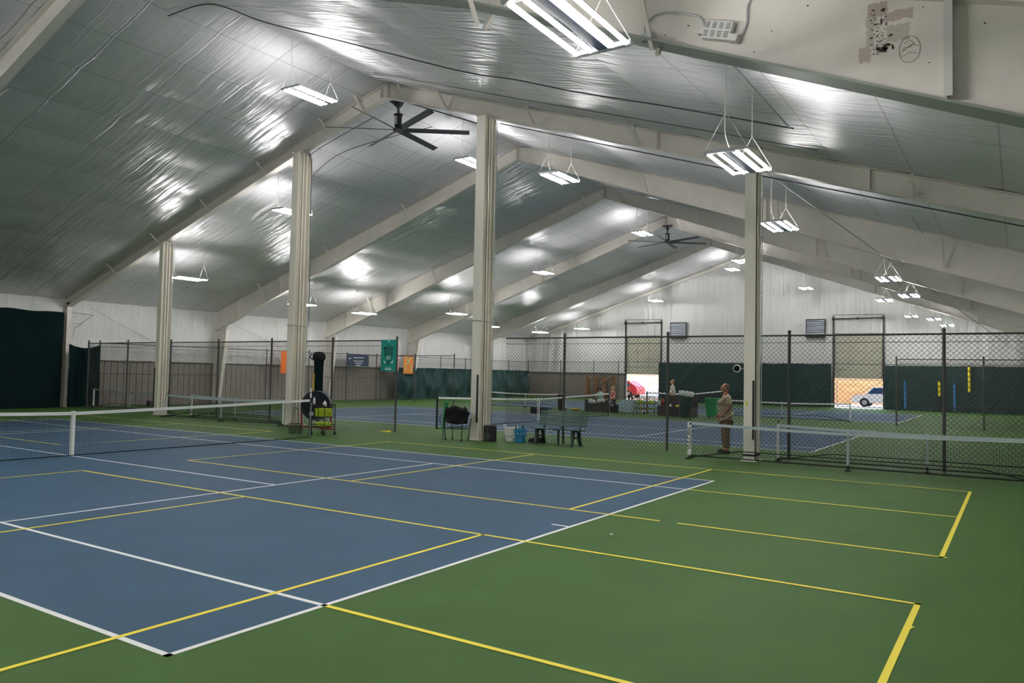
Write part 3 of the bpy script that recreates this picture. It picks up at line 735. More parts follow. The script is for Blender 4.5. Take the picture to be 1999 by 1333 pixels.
# ------------------------------------------------------------------ tennis nets
def tennis_net(lab, xa, xb, y, strapx, fine=True, grp='tennis nets'):
    t = thing('tennis_net', lab, 'tennis net', (strapx, y, 0), group=grp)
    def zt(x):
        a = abs(x-strapx)/(abs((xb if x > strapx else xa)-strapx)); return .914+.156*a**1.15
    pitch = .045 if fine else .09; r = .0016 if fine else .003
    m = MB(); n = int((xb-xa)/pitch)
    bow = lambda x, h: .05*sin(PI*(x-xa)/(xb-xa))*(1-h)**2
    for i in range(n+1):
        x = xa+i*(xb-xa)/n; z = zt(x); pts = [(x, y-bow(x,h), .03+(z-.06)*h) for h in (0,.35,1)]; m.path(pts, r, 3)
    rows = int(.9/pitch); seg = 14
    for j in range(rows+1):
        h = j/rows; P = []
        for i in range(seg*2+1):
            x = xa+(xb-xa)*i/(seg*2); P.append((x, y-bow(x,h), .03+(zt(x)-.06)*h))
        m.path(P, r, 3)
        if j > rows*.7: m.path([(a,b-.004,c-pitch*.4) for a,b,c in P], r*1.2, 3)
    P = [(xa+(xb-xa)*i/28, y-bow(xa+(xb-xa)*i/28,0)-.01, .02) for i in range(29)]; m.path(P, .009, 5)
    m.build('netting', 'net_black', t, world=True)
    m = MB(); S = 30
    for i in range(S):
        a, b = xa+(xb-xa)*i/S, xa+(xb-xa)*(i+1)/S; za, zb = zt(a), zt(b)
        for s in (-.012,.012): m.quad((a,y+s,za-.065),(b,y+s,zb-.065),(b,y+s,zb),(a,y+s,za))
        m.quad((a,y-.012,za),(b,y-.012,zb),(b,y+.012,zb),(a,y+.012,za))
    m.build('headband', 'tape_white', t, world=True)
    m = MB(); m.box(strapx-.028, strapx+.028, y-.06, y-.045, .0, .93); m.box(strapx-.028, strapx+.028, y+.02, y+.03, .0, .93); m.box(strapx-.028, strapx+.028, y-.06, y+.03, .92, .935); m.build('centre_strap', 'tape_white', t, world=True)
    for x in (xa-.04, xb+.04):
        m = MB(); m.tube((x,y,0), (x,y,1.08), .036, 12); m.lathe([(.04,0),(.04,.02),(.0,.035)], (x,y,1.08), 12); m.build('net_post', 'black', t, world=True)
    m = MB(); m.tube((xb+.04-.05,y-.05,0), (xb+.04-.03,y-.05,.98), .012, 8); m.box(xb-.02, xb+.06, y-.1, y-.02, .62, .72); m.build('winder', 'galv', t, world=True)
    return t
tennis_net('near tennis net with white headband crossing the left of the picture', -.91, 11.95, 0, 5.485)
tennis_net('tennis net on the middle court behind the tallest column and the bench', 17.29, 30.2, -.3, 23.75, fine=False)
tennis_net('tennis net on the far court behind the green wheeled bin', 35.0, 48.1, -.2, 41.4, fine=False)

# ------------------------------------------------------------------ portable pickleball nets
def pickle_net(lab, x, ya, yb, post_text=True, band='band_grey', mesh_p=.05, base=True, r=.0016):
    t = thing('portable_net', lab, 'portable net', (x, ya, 0), group='portable pickleball nets')
    s = 1 if yb > ya else -1; L = abs(yb-ya); yc = (ya+yb)/2
    for y in (ya, yb):
        m = MB(); m.tube((x,y,.08), (x,y,.86), .03, 12); m.build('end_post', 'tape_white', t, world=True)
        m = MB(); m.tube((x-.25,y,.025), (x+.25,y,.025), .018, 8); m.tube((x,y,.02), (x,y,.1), .024, 8); m.tube((x,y,.86),(x,y,.95),.012,8); m.build('foot', 'black', t, world=True)
    if base:
        m = MB(); m.path([(x,ya,.08),(x+.05,ya+s*.6,.07),(x+.05,yb-s*.6,.07),(x,yb,.08)], .014, 6)
        m.path([(x-.1,ya,.04),(x+.25,ya+s*1.1,.22),(x+.25,yb-s*1.1,.22),(x-.1,yb,.04)], .013, 6); m.build('base_tube', 'black', t, world=True)
    m = MB(); m.bbox(x-.02, x+.02, yc-.028, yc+.028, .12, .82, .006); cpst = m.build('centre_post', 'band_grey', t, world=True)
    m = MB(); m.tube((x,yc,0), (x,yc,.14), .018, 8); m.bbox(x-.12, x+.12, yc-.04, yc+.04, 0, .03, .01); cf = m.build('centre_foot', 'black', t, world=True); cf.parent = cpst
    def zt(a): return .855-.06*sin(PI*a)
    m = MB(); n = int(L/mesh_p)
    for i in range(n+1):
        a = i/n; y = ya+(yb-ya)*a; m.tube((x-.03,y,.06), (x-.03,y,zt(a)-.03), r, 3, caps=False)
    for j in range(int(.8/mesh_p)):
        P = [(x-.03, ya+(yb-ya)*i/12, .06+(zt(i/12)-.09)*j/(.8/mesh_p)) for i in range(13)]; m.path(P, r, 3)
    m.build('netting', 'net_black', t, world=True)
    m = MB(); S = 24
    for i in range(S):
        a, b = i/S, (i+1)/S; y0, y1 = ya+(yb-ya)*a, ya+(yb-ya)*b
        for dx in (-.045,-.02): m.quad((x+dx,y0,zt(a)-.06),(x+dx,y1,zt(b)-.06),(x+dx,y1,zt(b)),(x+dx,y0,zt(a)))
        m.quad((x-.045,y0,zt(a)),(x-.045,y1,zt(b)),(x-.02,y1,zt(b)),(x-.02,y0,zt(a)))
    m.build('headband', band, t, world=True)
    if post_text:
        m = MB(); m.box(x-.045, x-.035, ya-.045, ya+.045, .1, .84); m.build('post_sleeve', 'white_plastic', t, world=True)
        o = text_part('VULCAN', 'lettering', t, 'black', .125, (-.048, 0, .47), (PI/2, 0, 0), .001, .002, 1.05)
        # reads bottom to top, facing the near court
        ex = Vector((0,0,1)); ey = Vector((0,1,0)); ez = Vector((-1,0,0))
        o.matrix_local = Matrix(((ex.x,ey.x,ez.x,-.048),(ex.y,ey.y,ez.y,0),(ex.z,ey.z,ez.z,.47),(0,0,0,1)))
    return t
pickle_net('portable net with lettered white end post in front of the right column', 14.42, -10.12, -17.0)
pickle_net('portable net stored just behind the lettered one, near the fence', 15.35, -11.9, -18.0, False)
pickle_net('portable net stored behind the near tennis net, right of the leftmost column', 14.35, 10.45, 3.9, True)
pickle_net('second stored portable net behind the near tennis net, with lettered post', 14.95, 9.75, 4.6, True)
pickle_net('portable net standing by the side wall left of the leftmost column', 15.85, 18.3, 12.6, True, 'band_grey')
pickle_net('portable net on the far side of the middle court, left of the dark bin', 33.9, 9.3, 4.1, False, 'tape_white', .1, r=.003)
pickle_net('portable net in front of the far court, ending before the right open door', 34.6, -4.2, -10.2, True, 'tape_white', .1, r=.003)
# ------------------------------------------------------------------ balls
bm_ = MB(); bm_.ball((0,0,.033), .033, n=12, k=8)
ball0 = bm_.build('tennis_ball', 'ball', smooth=True); balls = [ball0]
def put_ball(x, y, z, lab, grp):
    o = ball0 if len(balls) == 1 and 'label' not in ball0 else ball0.copy()
    if o is not ball0: COL.objects.link(o); balls.append(o)
    o.location = (x, y, z); tag(o, lab, 'tennis ball', grp)
def heap(cx, cy, z, wx, wy, layers, lab, grp, cap, seed=1, mound=True):
    r = random.Random(seed); n = 0
    for k in range(layers):
        sh = k*.035*(1 if mound else 0)
        nx = int((wx-2*sh)/.068); ny = int((wy-2*sh)/.068)
        for i in range(nx):
            for j in range(ny):
                if n >= cap: return
                if k == layers-1 and layers > 1 and r.random() < .4: continue
                put_ball(cx-(nx-1)*.034+i*.068+r.uniform(-.003,.003)+.017*(k%2)-.008, cy-(ny-1)*.034+j*.068+r.uniform(-.003,.003)+.034*((k+i)%2)-.017, z+k*.060+r.uniform(0,.009), lab, grp); n += 1
def ball_cart(lab, loc, rz, grp=None):
    t = thing('ball_cart', lab, 'ball cart', loc, rz, grp)
    W, D = .52, .42
    for sx in (-1,1):
        for sy in (-1,1):
            m = MB(); m.tube((sx*D/2,sy*W/2,.10), (sx*D/2,sy*W/2,.88), .012, 8); lg = m.build('leg', 'black', t)
            m = MB(); m.lathe([(.045,-.012),(.045,.012)], (sx*D/2,sy*W/2,.045), 14, axis='y'); m.box(sx*D/2-.008, sx*D/2+.008, sy*W/2-.02, sy*W/2+.02, .05, .11); m.build('wheel', 'black', lg)
    for z0, h, nm in ((.52,.30,'upper_basket'), (.24,.07,'lower_tray')):
        m = MB()
        m.net((-D/2,-W/2,z0), (1,0,0), (0,1,0), D, W, .035, .002, False)
        for (ox, oy, ux, uy, l) in ((-D/2,-W/2,0,1,W),(D/2,-W/2,0,1,W),(-D/2,-W/2,1,0,D),(-D/2,W/2,1,0,D)): m.net((ox,oy,z0), (ux,uy,0), (0,0,1), l, h, .05, .002, False)
        for z in (z0, z0+h): m.path([(-D/2,-W/2,z),(D/2,-W/2,z),(D/2,W/2,z),(-D/2,W/2,z),(-D/2,-W/2,z)], .007, 6)
        m.build(nm, 'black', t)
    m = MB(); m.bar((-D/2,-W/2,.88),(-D/2,W/2,.88),.02,.03); m.bar((D/2,-W/2,.88),(D/2,W/2,.88),.02,.03); m.bar((-D/2,0,.52),(-D/2,0,.9),.03,.02); m.build('top_bar', 'black', t)
    return t
ball_cart('black wire ball cart full of yellow balls beside the near net post', (12.95,.50,0), 0)
heap(12.95, .50, .525, .36, .46, 5, 'yellow-green ball piled in the upper basket of the near ball cart', 'balls in the near cart upper basket', 118, 1, False)
heap(12.95, .50, .245, .38, .46, 2, 'yellow-green ball lying in the lower tray of the near ball cart', 'balls in the near cart lower tray', 48, 2, False)
for i, (y, rz) in enumerate(((-.52,0),(-1.10,0))):
    ball_cart(['ball cart by the open left door, next to the cloth-covered table', 'ball cart by the open left door, next to the folding chair'][i], (33.4,y,0), rz)
    heap(33.4, y, .525, .34, .40, 3, ['yellow-green ball in the upper basket of the far left cart','yellow-green ball in the upper basket of the far right cart'][i], 'balls in far cart %s' % ['left','right'][i], 40, 4+i)
    heap(33.4, y, .245, .34, .40, 1, ['yellow-green ball in the lower tray of the far left cart','yellow-green ball in the lower tray of the far right cart'][i], 'balls in far cart tray %s' % ['left','right'][i], 24, 6+i)

# pick-up basket beside the net
t = thing('ball_basket', 'black wire pick-up basket standing behind the near net', 'ball basket', (12.3,.95,0))
m = MB()
for a in range(14):
    y = -.15+.3*(a/13); m.tube((-.12,y,.06),(-.12,y,.33),.004,4); m.tube((.12,y,.06),(.12,y,.33),.004,4)
m.path([(-.12,-.15,.33),(.12,-.15,.33),(.12,.15,.33),(-.12,.15,.33),(-.12,-.15,.33)],.007,6); m.path([(-.12,-.15,.06),(.12,-.15,.06),(.12,.15,.06),(-.12,.15,.06),(-.12,-.15,.06)],.007,6)
m.build('basket', 'black', t)
m = MB(); m.path([(0,-.17,.0),(0,-.15,.33),(0,-.08,.78),(0,.08,.78),(0,.15,.33),(0,.17,0)],.008,6); m.build('handle', 'black', t)

# drum fan behind the cart
t = thing('drum_fan', 'large round dark drum fan on a red stand behind the near ball cart', 'fan', (14.2,2.15,0), .62)
m = MB(); n = 32
m.lathe([(.43,-.18),(.46,-.19),(.47,-.17),(.46,.17),(.47,.19),(.43,.18),(.43,-.18)], (0,0,.76), n, axis='x'); m.build('drum', 'drum', t, smooth=False)
m = MB()
for r_ in (.1,.2,.3,.4): m.path([(-.19,r_*cos(2*PI*i/24),.76+r_*sin(2*PI*i/24)) for i in range(25)], .005, 4)
for k in range(16): a = 2*PI*k/16; m.tube((-.19,.08*cos(a),.76+.08*sin(a)),(-.19,.45*cos(a),.76+.45*sin(a)),.004,4)
m.build('grille', 'black', t)
m = MB(); m.lathe([(.0,-.1),(.11,-.1),(.11,.12),(.0,.14)], (0,0,.76), 16, axis='x')
for k in range(4):
    a = k*PI/2+.4; m.add([(-.04,.1*cos(a),.76+.1*sin(a)),(.05,.1*cos(a+.5),.76+.1*sin(a+.5)),(.05,.41*cos(a+.45),.76+.41*sin(a+.45)),(-.04,.41*cos(a),.76+.41*sin(a))],[(0,1,2,3),(3,2,1,0)])
m.build('rotor', 'navy', t)
m = MB(); m.tube((-.3,-.45,.06),(.3,-.45,.06),.03,8); m.tube((-.3,.45,.06),(.3,.45,.06),.03,8); m.tube((0,-.45,.06),(0,-.48,.76),.025,8); m.tube((0,.45,.06),(0,.48,.76),.025,8); m.tube((.28,-.45,.06),(.28,.45,.06),.025,8); m.box(.1,.6,-.5,-.1,.0,.05)
m.build('stand', 'red', t)
# rolled windscreen standing in the corner by the second column
t = thing('rolled_netting', 'tall green rolled netting with a black cover on top beside the second column', 'netting roll', (14.98,2.95,0))
m = MB(); m.lathe([(.10,.85),(.15,1.2),(.15,1.9),(.17,2.35),(.13,2.4)], (0,0,0), 14); m.tube((.06,.03,0),(.06,.03,2.3),.04,8); m.build('roll', 'green_dark', t)
m = MB(); m.tube((-.14,.06,1.0),(-.14,.06,1.78),.035,8); o = m.build('yellow_pole', 'brass', t)
m = MB(); m.lathe([(.19,2.22),(.22,2.3),(.2,2.42),(.12,2.5),(.0,2.48)], (0,0,0), 14); m.path([(-.05,.2,2.4),(-.05,.34,2.42),(-.05,.36,2.3),(-.05,.24,2.22)], .02, 6); m.build('cover', 'black_cloth', t, smooth=True)
t = thing('spray_bottle', 'white plastic bottle standing on the left bar of the near ball cart', 'bottle', (12.74,.68,.895))
m = MB(); m.lathe([(.0,0),(.035,0),(.035,.13),(.015,.17),(.0,.17)], (0,0,0), 12); m.build('bottle_body', 'white_plastic', t, smooth=True)
m = MB(); m.lathe([(.015,.17),(.015,.21),(.0,.21)], (0,0,0), 10); m.build('cap', 'white_plastic', t)
t = thing('ball_tube', 'slim white tube standing upright on top of the near net post', 'tube', (11.99,0,1.115))
m = MB(); m.tube((0,0,0), (0,.01,.13), .024, 10); m.tube((0,.01,.15), (0,.01,.27), .022, 10); m.build('tube_body', 'white_plastic', t)
m = MB(); m.tube((0,.01,.13), (0,.01,.15), .018, 10); m.build('collar', 'black', t)
t = thing('water_jug', 'white jug resting on the balls of the near ball cart', 'jug', (12.84,.34,.84))
m = MB(); m.lathe([(.0,0),(.045,0),(.05,.05),(.04,.11),(.02,.14),(.02,.16),(.0,.16)], (0,0,0), 12); m.build('jug_body', 'white_plastic', t, smooth=True)
m = MB(); m.path([(0,.045,.04),(0,.08,.06),(0,.08,.10),(0,.04,.12)], .008, 6); m.build('handle', 'white_plastic', t)

# black caddy with green board left of the tallest column
t = thing('ball_caddy', 'black cloth-covered ball caddy on casters left of the tallest column', 'ball caddy', (14.25,-3.42,0))
for sx, sy in ((-.18,-.32),(-.18,.30),(.2,-.30),(.2,.32)):
    m = MB(); m.tube((sx*.9,sy*.9,.08),(sx*1.1,sy*1.08,.62),.013,8); lg = m.build('leg', 'black', t)
    m = MB(); m.lathe([(.032,-.012),(.032,.012)], (sx*.9,sy*.9,.035), 12, axis='y'); m.tube((sx*.9,sy*.9,.05),(sx*.9,sy*.9,.1),.01,6); m.build('caster', 'black', lg)
m = MB()
m.path([(-.2,-.3,.34),(.2,-.3,.34),(.2,.3,.34),(-.2,.3,.34),(-.2,-.3,.34)],.008,6)
for k in range(6): m.tube((-.2,-.3+.12*k,.34),(-.2+.05*(k%2),-.28+.12*k,.6),.005,4)
m.build('wire_basket', 'black', t)
m = MB()
def bag(a, b):
    th = 2*PI*a; z = .48+.40*b; rr = (.27+.06*b+.03*hN(3*cos(th),3*sin(th),b*3))*(1+.10*abs(sin(2*th)))
    zz = z+(.09*sin(2*th+1)*b)-(.05 if b > .7 else 0)
    return (rr*.75*cos(th), rr*1.05*sin(th), zz)
m.sheet(bag, 32, 8); m.ball((0,0,.8), .24, n=14, k=8, sc=(.9,1.25,.45)); m.ball((0,.0,.58), .27, n=14, k=8, sc=(.85,1.05,.5)); m.lathe([(.10,.78),(.06,.90),(.0,.97)], (-.05,-.31,0), 10); m.lathe([(.09,.78),(.05,.88),(.0,.94)], (-.05,.30,0), 10); m.ball((-.05,.06,.9), .13, n=10, k=6, sc=(1,1.3,.6))
m.build('cloth_cover', 'black_cloth', t, smooth=True)
t = thing('green_board', 'narrow green board leaning on the left side of the black caddy', 'board', (14.15,-3.02,0))
m = MB(); m.add([(0,.03,.30),(.10,.03,.30),(.12,-.07,1.06),(.0,-.07,1.06),(0,.07,.30),(.10,.07,.30),(.12,-.03,1.09),(.0,-.03,1.09)],[(0,1,2,3),(7,6,5,4),(0,4,5,1),(1,5,6,2),(2,6,7,3),(3,7,4,0)]); m.build('panel', 'trash_green', t)
m = MB(); m.path([(0,.09,.42),(0,.13,.5),(0,.12,.66),(0,.07,.7)],.012,6); m.tube((.05,.05,.0),(.05,.05,.31),.012,6); m.build('handle', 'black', t)

# speaker, laundry baskets, bag
t = thing('speaker', 'black portable speaker on the floor right of the tallest column', 'speaker', (14.72,-4.22,0))
m = MB(); m.bbox(-.13, .13, -.15, .15, .0, .45, .025); m.build('cabinet', 'black', t)
m = MB(); m.lathe([(.0,-.135),(.1,-.137),(.11,-.13)], (0,0,.15), 20, axis='x'); m.build('woofer_grille', 'dark_grey', t)
m = MB(); m.lathe([(.0,-.135),(.04,-.137),(.05,-.13)], (0,0,.34), 16, axis='x'); m.build('tweeter', 'dark_grey', t)
def basket(lab, loc, m_, W, D, H, hnd=True):
    t = thing('laundry_basket', lab, 'basket', loc)
    m = MB()
    def P(sc, z, n=24):
        return [(D*sc*cos(2*PI*i/n)*(abs(cos(2*PI*i/n))**-.15 if abs(cos(2*PI*i/n)) > .1 else 1.2), W*sc*sin(2*PI*i/n), z) for i in range(n)]
    n = 24; lv = [(.78,0),(.82,.1),(.88,.2),(.94,.3),(.97,.36),(1.0,H-.02)]
    rings = [P(s_, z*H/.4 if z < H-.03 else z) for s_, z in lv]
    vs = [v for r_ in rings for v in r_]; fs = []
    for k in range(len(rings)-1):
        for i in range(n):
            if k in (1,2,3) and i%2 == 0: continue
            fs.append((k*n+i,k*n+(i+1)%n,(k+1)*n+(i+1)%n,(k+1)*n+i))
    for k in (2,3):
        pass
    fs.append(tuple(range(n))); m.add(vs, fs); 
    for k in (1,2,3,4): m.path(rings[k]+[rings[k][0]], .010, 5)
    m.build('basket_body', m_, t)
    m = MB(); m.path([(a,b,H-.01) for a,b,_ in rings[-1]]+[(rings[-1][0][0],rings[-1][0][1],H-.01)], .014, 6); m.build('rim', m_, t)
    if hnd:
        for s in (1,-1):
            m = MB(); m.path([(-.06,s*W*1.0,H-.02),(-.05,s*W*1.02,H+.06),(.05,s*W*1.02,H+.06),(.06,s*W*1.0,H-.02)], .014, 6); m.build('handle', m_, t)
    return t
basket('white plastic laundry basket on the floor beside the blue one', (15.25,-4.56,0), 'white_plastic', .19, .17, .38)
basket('blue plastic laundry basket holding rackets on the floor left of the bench', (15.12,-4.97,0), 'blue_basket', .18, .17, .36, False)
for k, (dx, dy) in enumerate(((-.03,.09),(.02,-.06))):
    t = thing('racket', ['racket handle sticking out of the left side of the blue basket','racket handle sticking out of the right side of the blue basket'][k], 'racket', (15.12+dx,-4.97+dy,.05), group='rackets in the blue basket')
    m = MB(); m.tube((0,0,.2), (-.02,dy*.4,.42), .016, 8); m.build('grip', 'black', t)
    m = MB(); m.path([(.0+.0,.09*sin(a*PI/6),.1+.1*cos(a*PI/6)) for a in range(13)], .007, 5); m.build('frame', 'tape_white', t)
m = MB()
def bagP(a, b):
    th = 2*PI*a; ph = PI*b/1; x = .16*sin(ph)*cos(th); y = .26*cos(ph); z = .02+.12*max(0, sin(ph)*sin(th)+.1)*(1+.6*hN(y*5,1,1))
    return (x, y, z)
m.sheet(bagP, 16, 14); m.ball((0,-.18,.09), .08, n=10, k=6, sc=(1,1,.9))
o = m.build('duffel_bag', 'black_cloth', smooth=True); o.location = (15.35,-5.36,0); tag(o, 'limp black bag lying on the floor between the blue basket and the bench', 'bag')

# bench
t = thing('park_bench', 'green slatted park bench with cast iron legs in front of the fence', 'bench', (15.15,-6.14,0), 0)
Lb = .74
def arc(y): return .10*(1-(y/Lb)**2)
def slat(name, x, z, w, h, tilt=0, lab=None, cut=0):
    m = MB(); N = 12
    for i in range(N):
        y0 = -Lb+cut+(2*Lb-2*cut)*i/N; y1 = -Lb+cut+(2*Lb-2*cut)*(i+1)/N
        dx, dz = h*sin(tilt), h*cos(tilt)
        a0, a1 = -arc(y0), -arc(y1)
        if tilt is None: pass
        vs = [(x+a0,y0,z),(x+a0+w,y0,z),(x+a1+w,y1,z),(x+a1,y1,z),(x+a0+dx,y0,z+dz),(x+a0+w+dx,y0,z+dz),(x+a1+w+dx,y1,z+dz),(x+a1+dx,y1,z+dz)]
        m.add(vs, [(3,2,1,0),(4,5,6,7),(0,1,5,4),(1,2,6,5),(2,3,7,6),(3,0,4,7)])
    return m.build(name, 'bench_green', t)
for k in range(5): slat('seat_slat', -.18+k*.082, .42-(.006*k), .07, .025)
for k in range(5): slat('back_slat', .25+k*.022, .50+k*.082, .022, .064, .2)
for y in (-.56, .56):
    m = MB()
    m.prism([(-.20,.41),(-.10,.41),(-.13,.2),(-.19,.0),(-.27,.0),(-.22,.2)], 'y', y-.03, y+.03)
    m.prism([(.10,.41),(.22,.41),(.24,.2),(.31,.0),(.23,.0),(.17,.2)], 'y', y-.03, y+.03)
    m.prism([(-.21,.37),(.24,.37),(.24,.42),(-.21,.42)], 'y', y-.03, y+.03)
    A = [(-.17+.37*(i/10), .16+.09*sin(PI*i/10)) for i in range(11)]
    m.prism(A+[(a,b-.035) for a,b in A[::-1]], 'y', y-.02, y+.02)
    m.bar((.22,y,.41),(.36,y,.9),.05,.03,(0,1,0))
    m.build('bench_leg', 'bench_iron', t)
m = MB(); m.bar((.05,0,.0),(.05,0,.41),.05,.04,(0,1,0)); m.bar((-.2,0,.405),(.24,0,.405),.05,.02); m.bar((.24,0,.41),(.38,0,.88),.05,.02,(0,1,0)); m.build('centre_leg', 'bench_iron', t)

# yellow floor marker
t = tag(MB().add([(0,-.08,0),(.0,.22,0),(.18,.12,0),(.2,-.1,0),(.02,-.06,.035),(.05,.12,.02),(.14,.08,.03),(.16,-.06,.045)], [(3,2,1,0),(4,5,6,7),(0,1,5,4),(1,2,6,5),(2,3,7,6),(3,0,4,7)]).build('floor_marker', 'yellow'), 'small flat yellow marker on the floor at the fence end post', 'marker'); t.location = (15.05,.0,0)
tag(MB().ball((5.35,-12.5,.012), .018, n=8, k=5, sc=(1,1.5,.6)).build('litter', 'tape_white'), 'tiny white scrap on the green floor right of the baseline', 'litter')
m = MB(); rr = random.Random(11)
# banners
t = thing('banner', 'teal banner with a racket drawing and bold words hung at the fence end', 'banner', (15.40,.22,1.9))
m = MB(); m.box(-.006, 0, -.30, .34, .0, 1.0); m.build('cloth', 'teal', t)
def on_banner(txt, size, z, mt, y=.02, xs=1.0):
    o = text_part(txt, 'lettering', t, mt, size, (0,0,0), (0,0,0), .0005, .003, xs)
    o.matrix_local = Matrix(((0,0,-1,-.008),(-1,0,0,y),(0,1,0,z),(0,0,0,1)))
on_banner('MASSIVE', .115, .72, 'black'); on_banner('SWEET', .115, .62, 'black'); on_banner('SPOTS', .115, .52, 'black')
m = MB(); m.path([(-.009,.02+.15*cos(2*PI*i/24),.58+.24*sin(2*PI*i/24)) for i in range(25)], .009, 4); m.path([(-.009,.08,.36),(-.009,.03,.2)], .009, 4); m.path([(-.009,-.04,.36),(-.009,.01,.2)], .009, 4); m.build('racket_outline', 'black', t)
m = MB()
for k in range(5): m.tube((-.009,-.06+k*.04,.36),(-.009,-.06+k*.04,.48),.003,4); m.tube((-.009,-.08,.37+k*.025),(-.009,.12,.37+k*.025),.003,4)
m.add([(-.009,.22,.36),(-.009,.12,.26),(-.009,.2,.25)],[(0,1,2)]); m.add([(-.009,-.18,.36),(-.009,-.08,.26),(-.009,-.16,.25)],[(0,1,2)])
m.build('white_print', 'tape_white', t)
for q_ in ((-.1,.14,.10,.11),(-.12,.16,.05,.075),(-.0,.05,.93,.97)): MB().box(-.009,-.006,*q_).build('white_line', 'tape_white', t)
def banner(lab, x0, x1, z0, z1, m_, strokes=(), y=18.5, sw=.03, sm='tape_white', wav=.02):
    t = thing('banner', lab, 'banner', ((x0+x1)/2, y, z0)); m = MB(); w = (x1-x0)/2
    def P(a, b): return (-w+2*w*a, -.01-wav*sin(a*7+b*2), (z1-z0)*b)
    m.sheet(P, 14, 6); m.sheet(lambda a, b: (P(a,b)[0], P(a,b)[1]+.006, P(a,b)[2]), 14, 6); m.build('cloth', m_, t, smooth=True)
    if strokes:
        m = MB()
        for pl in strokes: m.path([(a*2*w-w, -.02-wav*sin(a*7+b*2), (z1-z0)*b) for a, b in pl], sw/2, 4)
        m.build('print', sm, t)
    return t
banner('navy blue banner with blurred white lines of text on the side wall fence', 31.7, 33.6, 2.18, 2.93, 'navy',
       [[(.05,.62),(.16,.64)],[(.28,.72),(.5,.70)],[(.53,.7),(.75,.72)],[(.28,.42),(.75,.42)],[(.36,.24),(.7,.24)],[(.4,.07),(.62,.07)]], sw=.06)
banner('orange banner on the side wall fence, half hidden by the second column', 26.5, 27.5, 1.66, 2.92, 'orange', [[(.5,.3),(.58,.45),(.5,.6),(.6,.8)]], sw=.05)
banner('orange towel-like banner with a looped outline hung right of the fence end post', 36.7, 37.7, 1.75, 2.92, 'orange2', [[(.2,.1),(.22,.5),(.5,.72),(.78,.5),(.8,.1)],[(.2,.95),(.5,.75),(.8,.95)]], sw=.05, sm='mint', y=18.25)
banner('pale pink banner mostly hidden behind the teal one', 35.15, 36.2, 1.95, 2.9, 'pink', y=18.25)
# small things by the side wall
tag(MB().bbox(18.3,18.75,17.9,18.2,0,.28,.03).build('crate', 'dark_grey'), 'small dark crate on the floor by the side wall behind the left net', 'crate')

# ------------------------------------------------------------------ far clutter between the middle and far courts
def open_box(lab, x0, x1, y0, y1, h, m_, lid=None, grp=None, name='storage_box'):
    t = thing(name, lab, 'box', ((x0+x1)/2,(y0+y1)/2,0)); m = MB(); w = .04
    m.box(x0,x0+w,y0,y1,0,h); m.box(x1-w,x1,y0,y1,0,h); m.box(x0+w,x1-w,y0,y0+w,0,h); m.box(x0+w,x1-w,y1-w,y1,0,h); m.box(x0+w,x1-w,y0+w,y1-w,.02,.06)
    m.build('box_body', m_, t, world=True)
    if lid:
        m = MB(); m.box(x1, x1+.05, y0, y1, h, h+lid); m.build('lid', m_, t, world=True)
    return t
open_box('dark storage box heaped with white shirts behind the middle court net', 33.0, 33.8, 1.15, 2.45, .62, 'dark_grey')
m = MB(); r = random.Random(5)
for i in range(11): m.ball((32.98+r.uniform(-.02,.1), 1.35+i*.085, .55+r.uniform(-.05,.07)), .10, n=8, k=5, sc=(.7,1.1,.9))
o = tag(m.build('cloth_pile', 'white_cloth', smooth=True), 'crumpled white shirts hanging over the front of the dark storage box', 'clothes')
open_box('low brown wicker storage chest with its lid up, beside the dark green barrel', 32.4, 33.3, -3.55, -1.85, .46, 'wicker', .52)
for lab, y, c, s in (('yellow bag on the rim of the wicker chest', -2.9, 'yellow', (.7,1.6,.7)), ('white cap on the rim of the wicker chest', -2.5, 'white_cloth', (.6,.6,1))):
    m = MB(); m.ball((32.45,y,.5), .09, n=10, k=6, sc=s); tag(m.build('bag' if c == 'yellow' else 'cap', c, smooth=True), lab, 'bag' if c == 'yellow' else 'cap')
t = thing('trash_barrel', 'dark green round barrel with a clear liner, tilted against the wicker chest', 'trash can', (31.93,-3.35,.0)); t.rotation_euler = (.13, .0, 0)
m = MB(); m.lathe([(.0,.40),(.26,.40),(.32,1.15),(.34,1.17)], (0,0,0), 24); m.lathe([(.24,.40),(.23,.02),(.0,.02)], (0,0,0), 24); m.build('barrel', 'bin_green', t)
m = MB(); m.lathe([(.33,1.02),(.36,1.10),(.37,1.2),(.33,1.24),(.30,1.2),(.29,1.05)], (0,0,0), 24); m.build('liner', 'liner', t, smooth=True)
t = thing('wheeled_bin', 'bright green wheeled bin behind the man', 'trash can', (33.0,-4.38,0))
m = MB(); m.add([(-.2,-.2,.06),(.2,-.2,.06),(.2,.2,.06),(-.2,.2,.06),(-.27,-.27,.85),(.27,-.27,.85),(.27,.27,.85),(-.27,.27,.85)],[(3,2,1,0),(4,5,6,7),(0,1,5,4),(1,2,6,5),(2,3,7,6),(3,0,4,7)]); m.box(-.29,.29,-.29,.29,.72,.78); m.build('bin_body', 'trash_green', t)
m = MB(); m.bbox(-.3,.3,-.3,.3,.86,.93,.02); m.build('lid', 'trash_green', t)
for s in (-1,1):
    m = MB(); m.lathe([(.09,-.03),(.09,.03)], (.2,s*.22,.09), 14, axis='y'); m.build('wheel', 'black', t)
t = thing('folding_table', 'table under a pale blue cloth beside the open left door', 'table', (33.9,.2,0))
m = MB(); m.box(-.35,.35,-.42,.42,.64,.67)
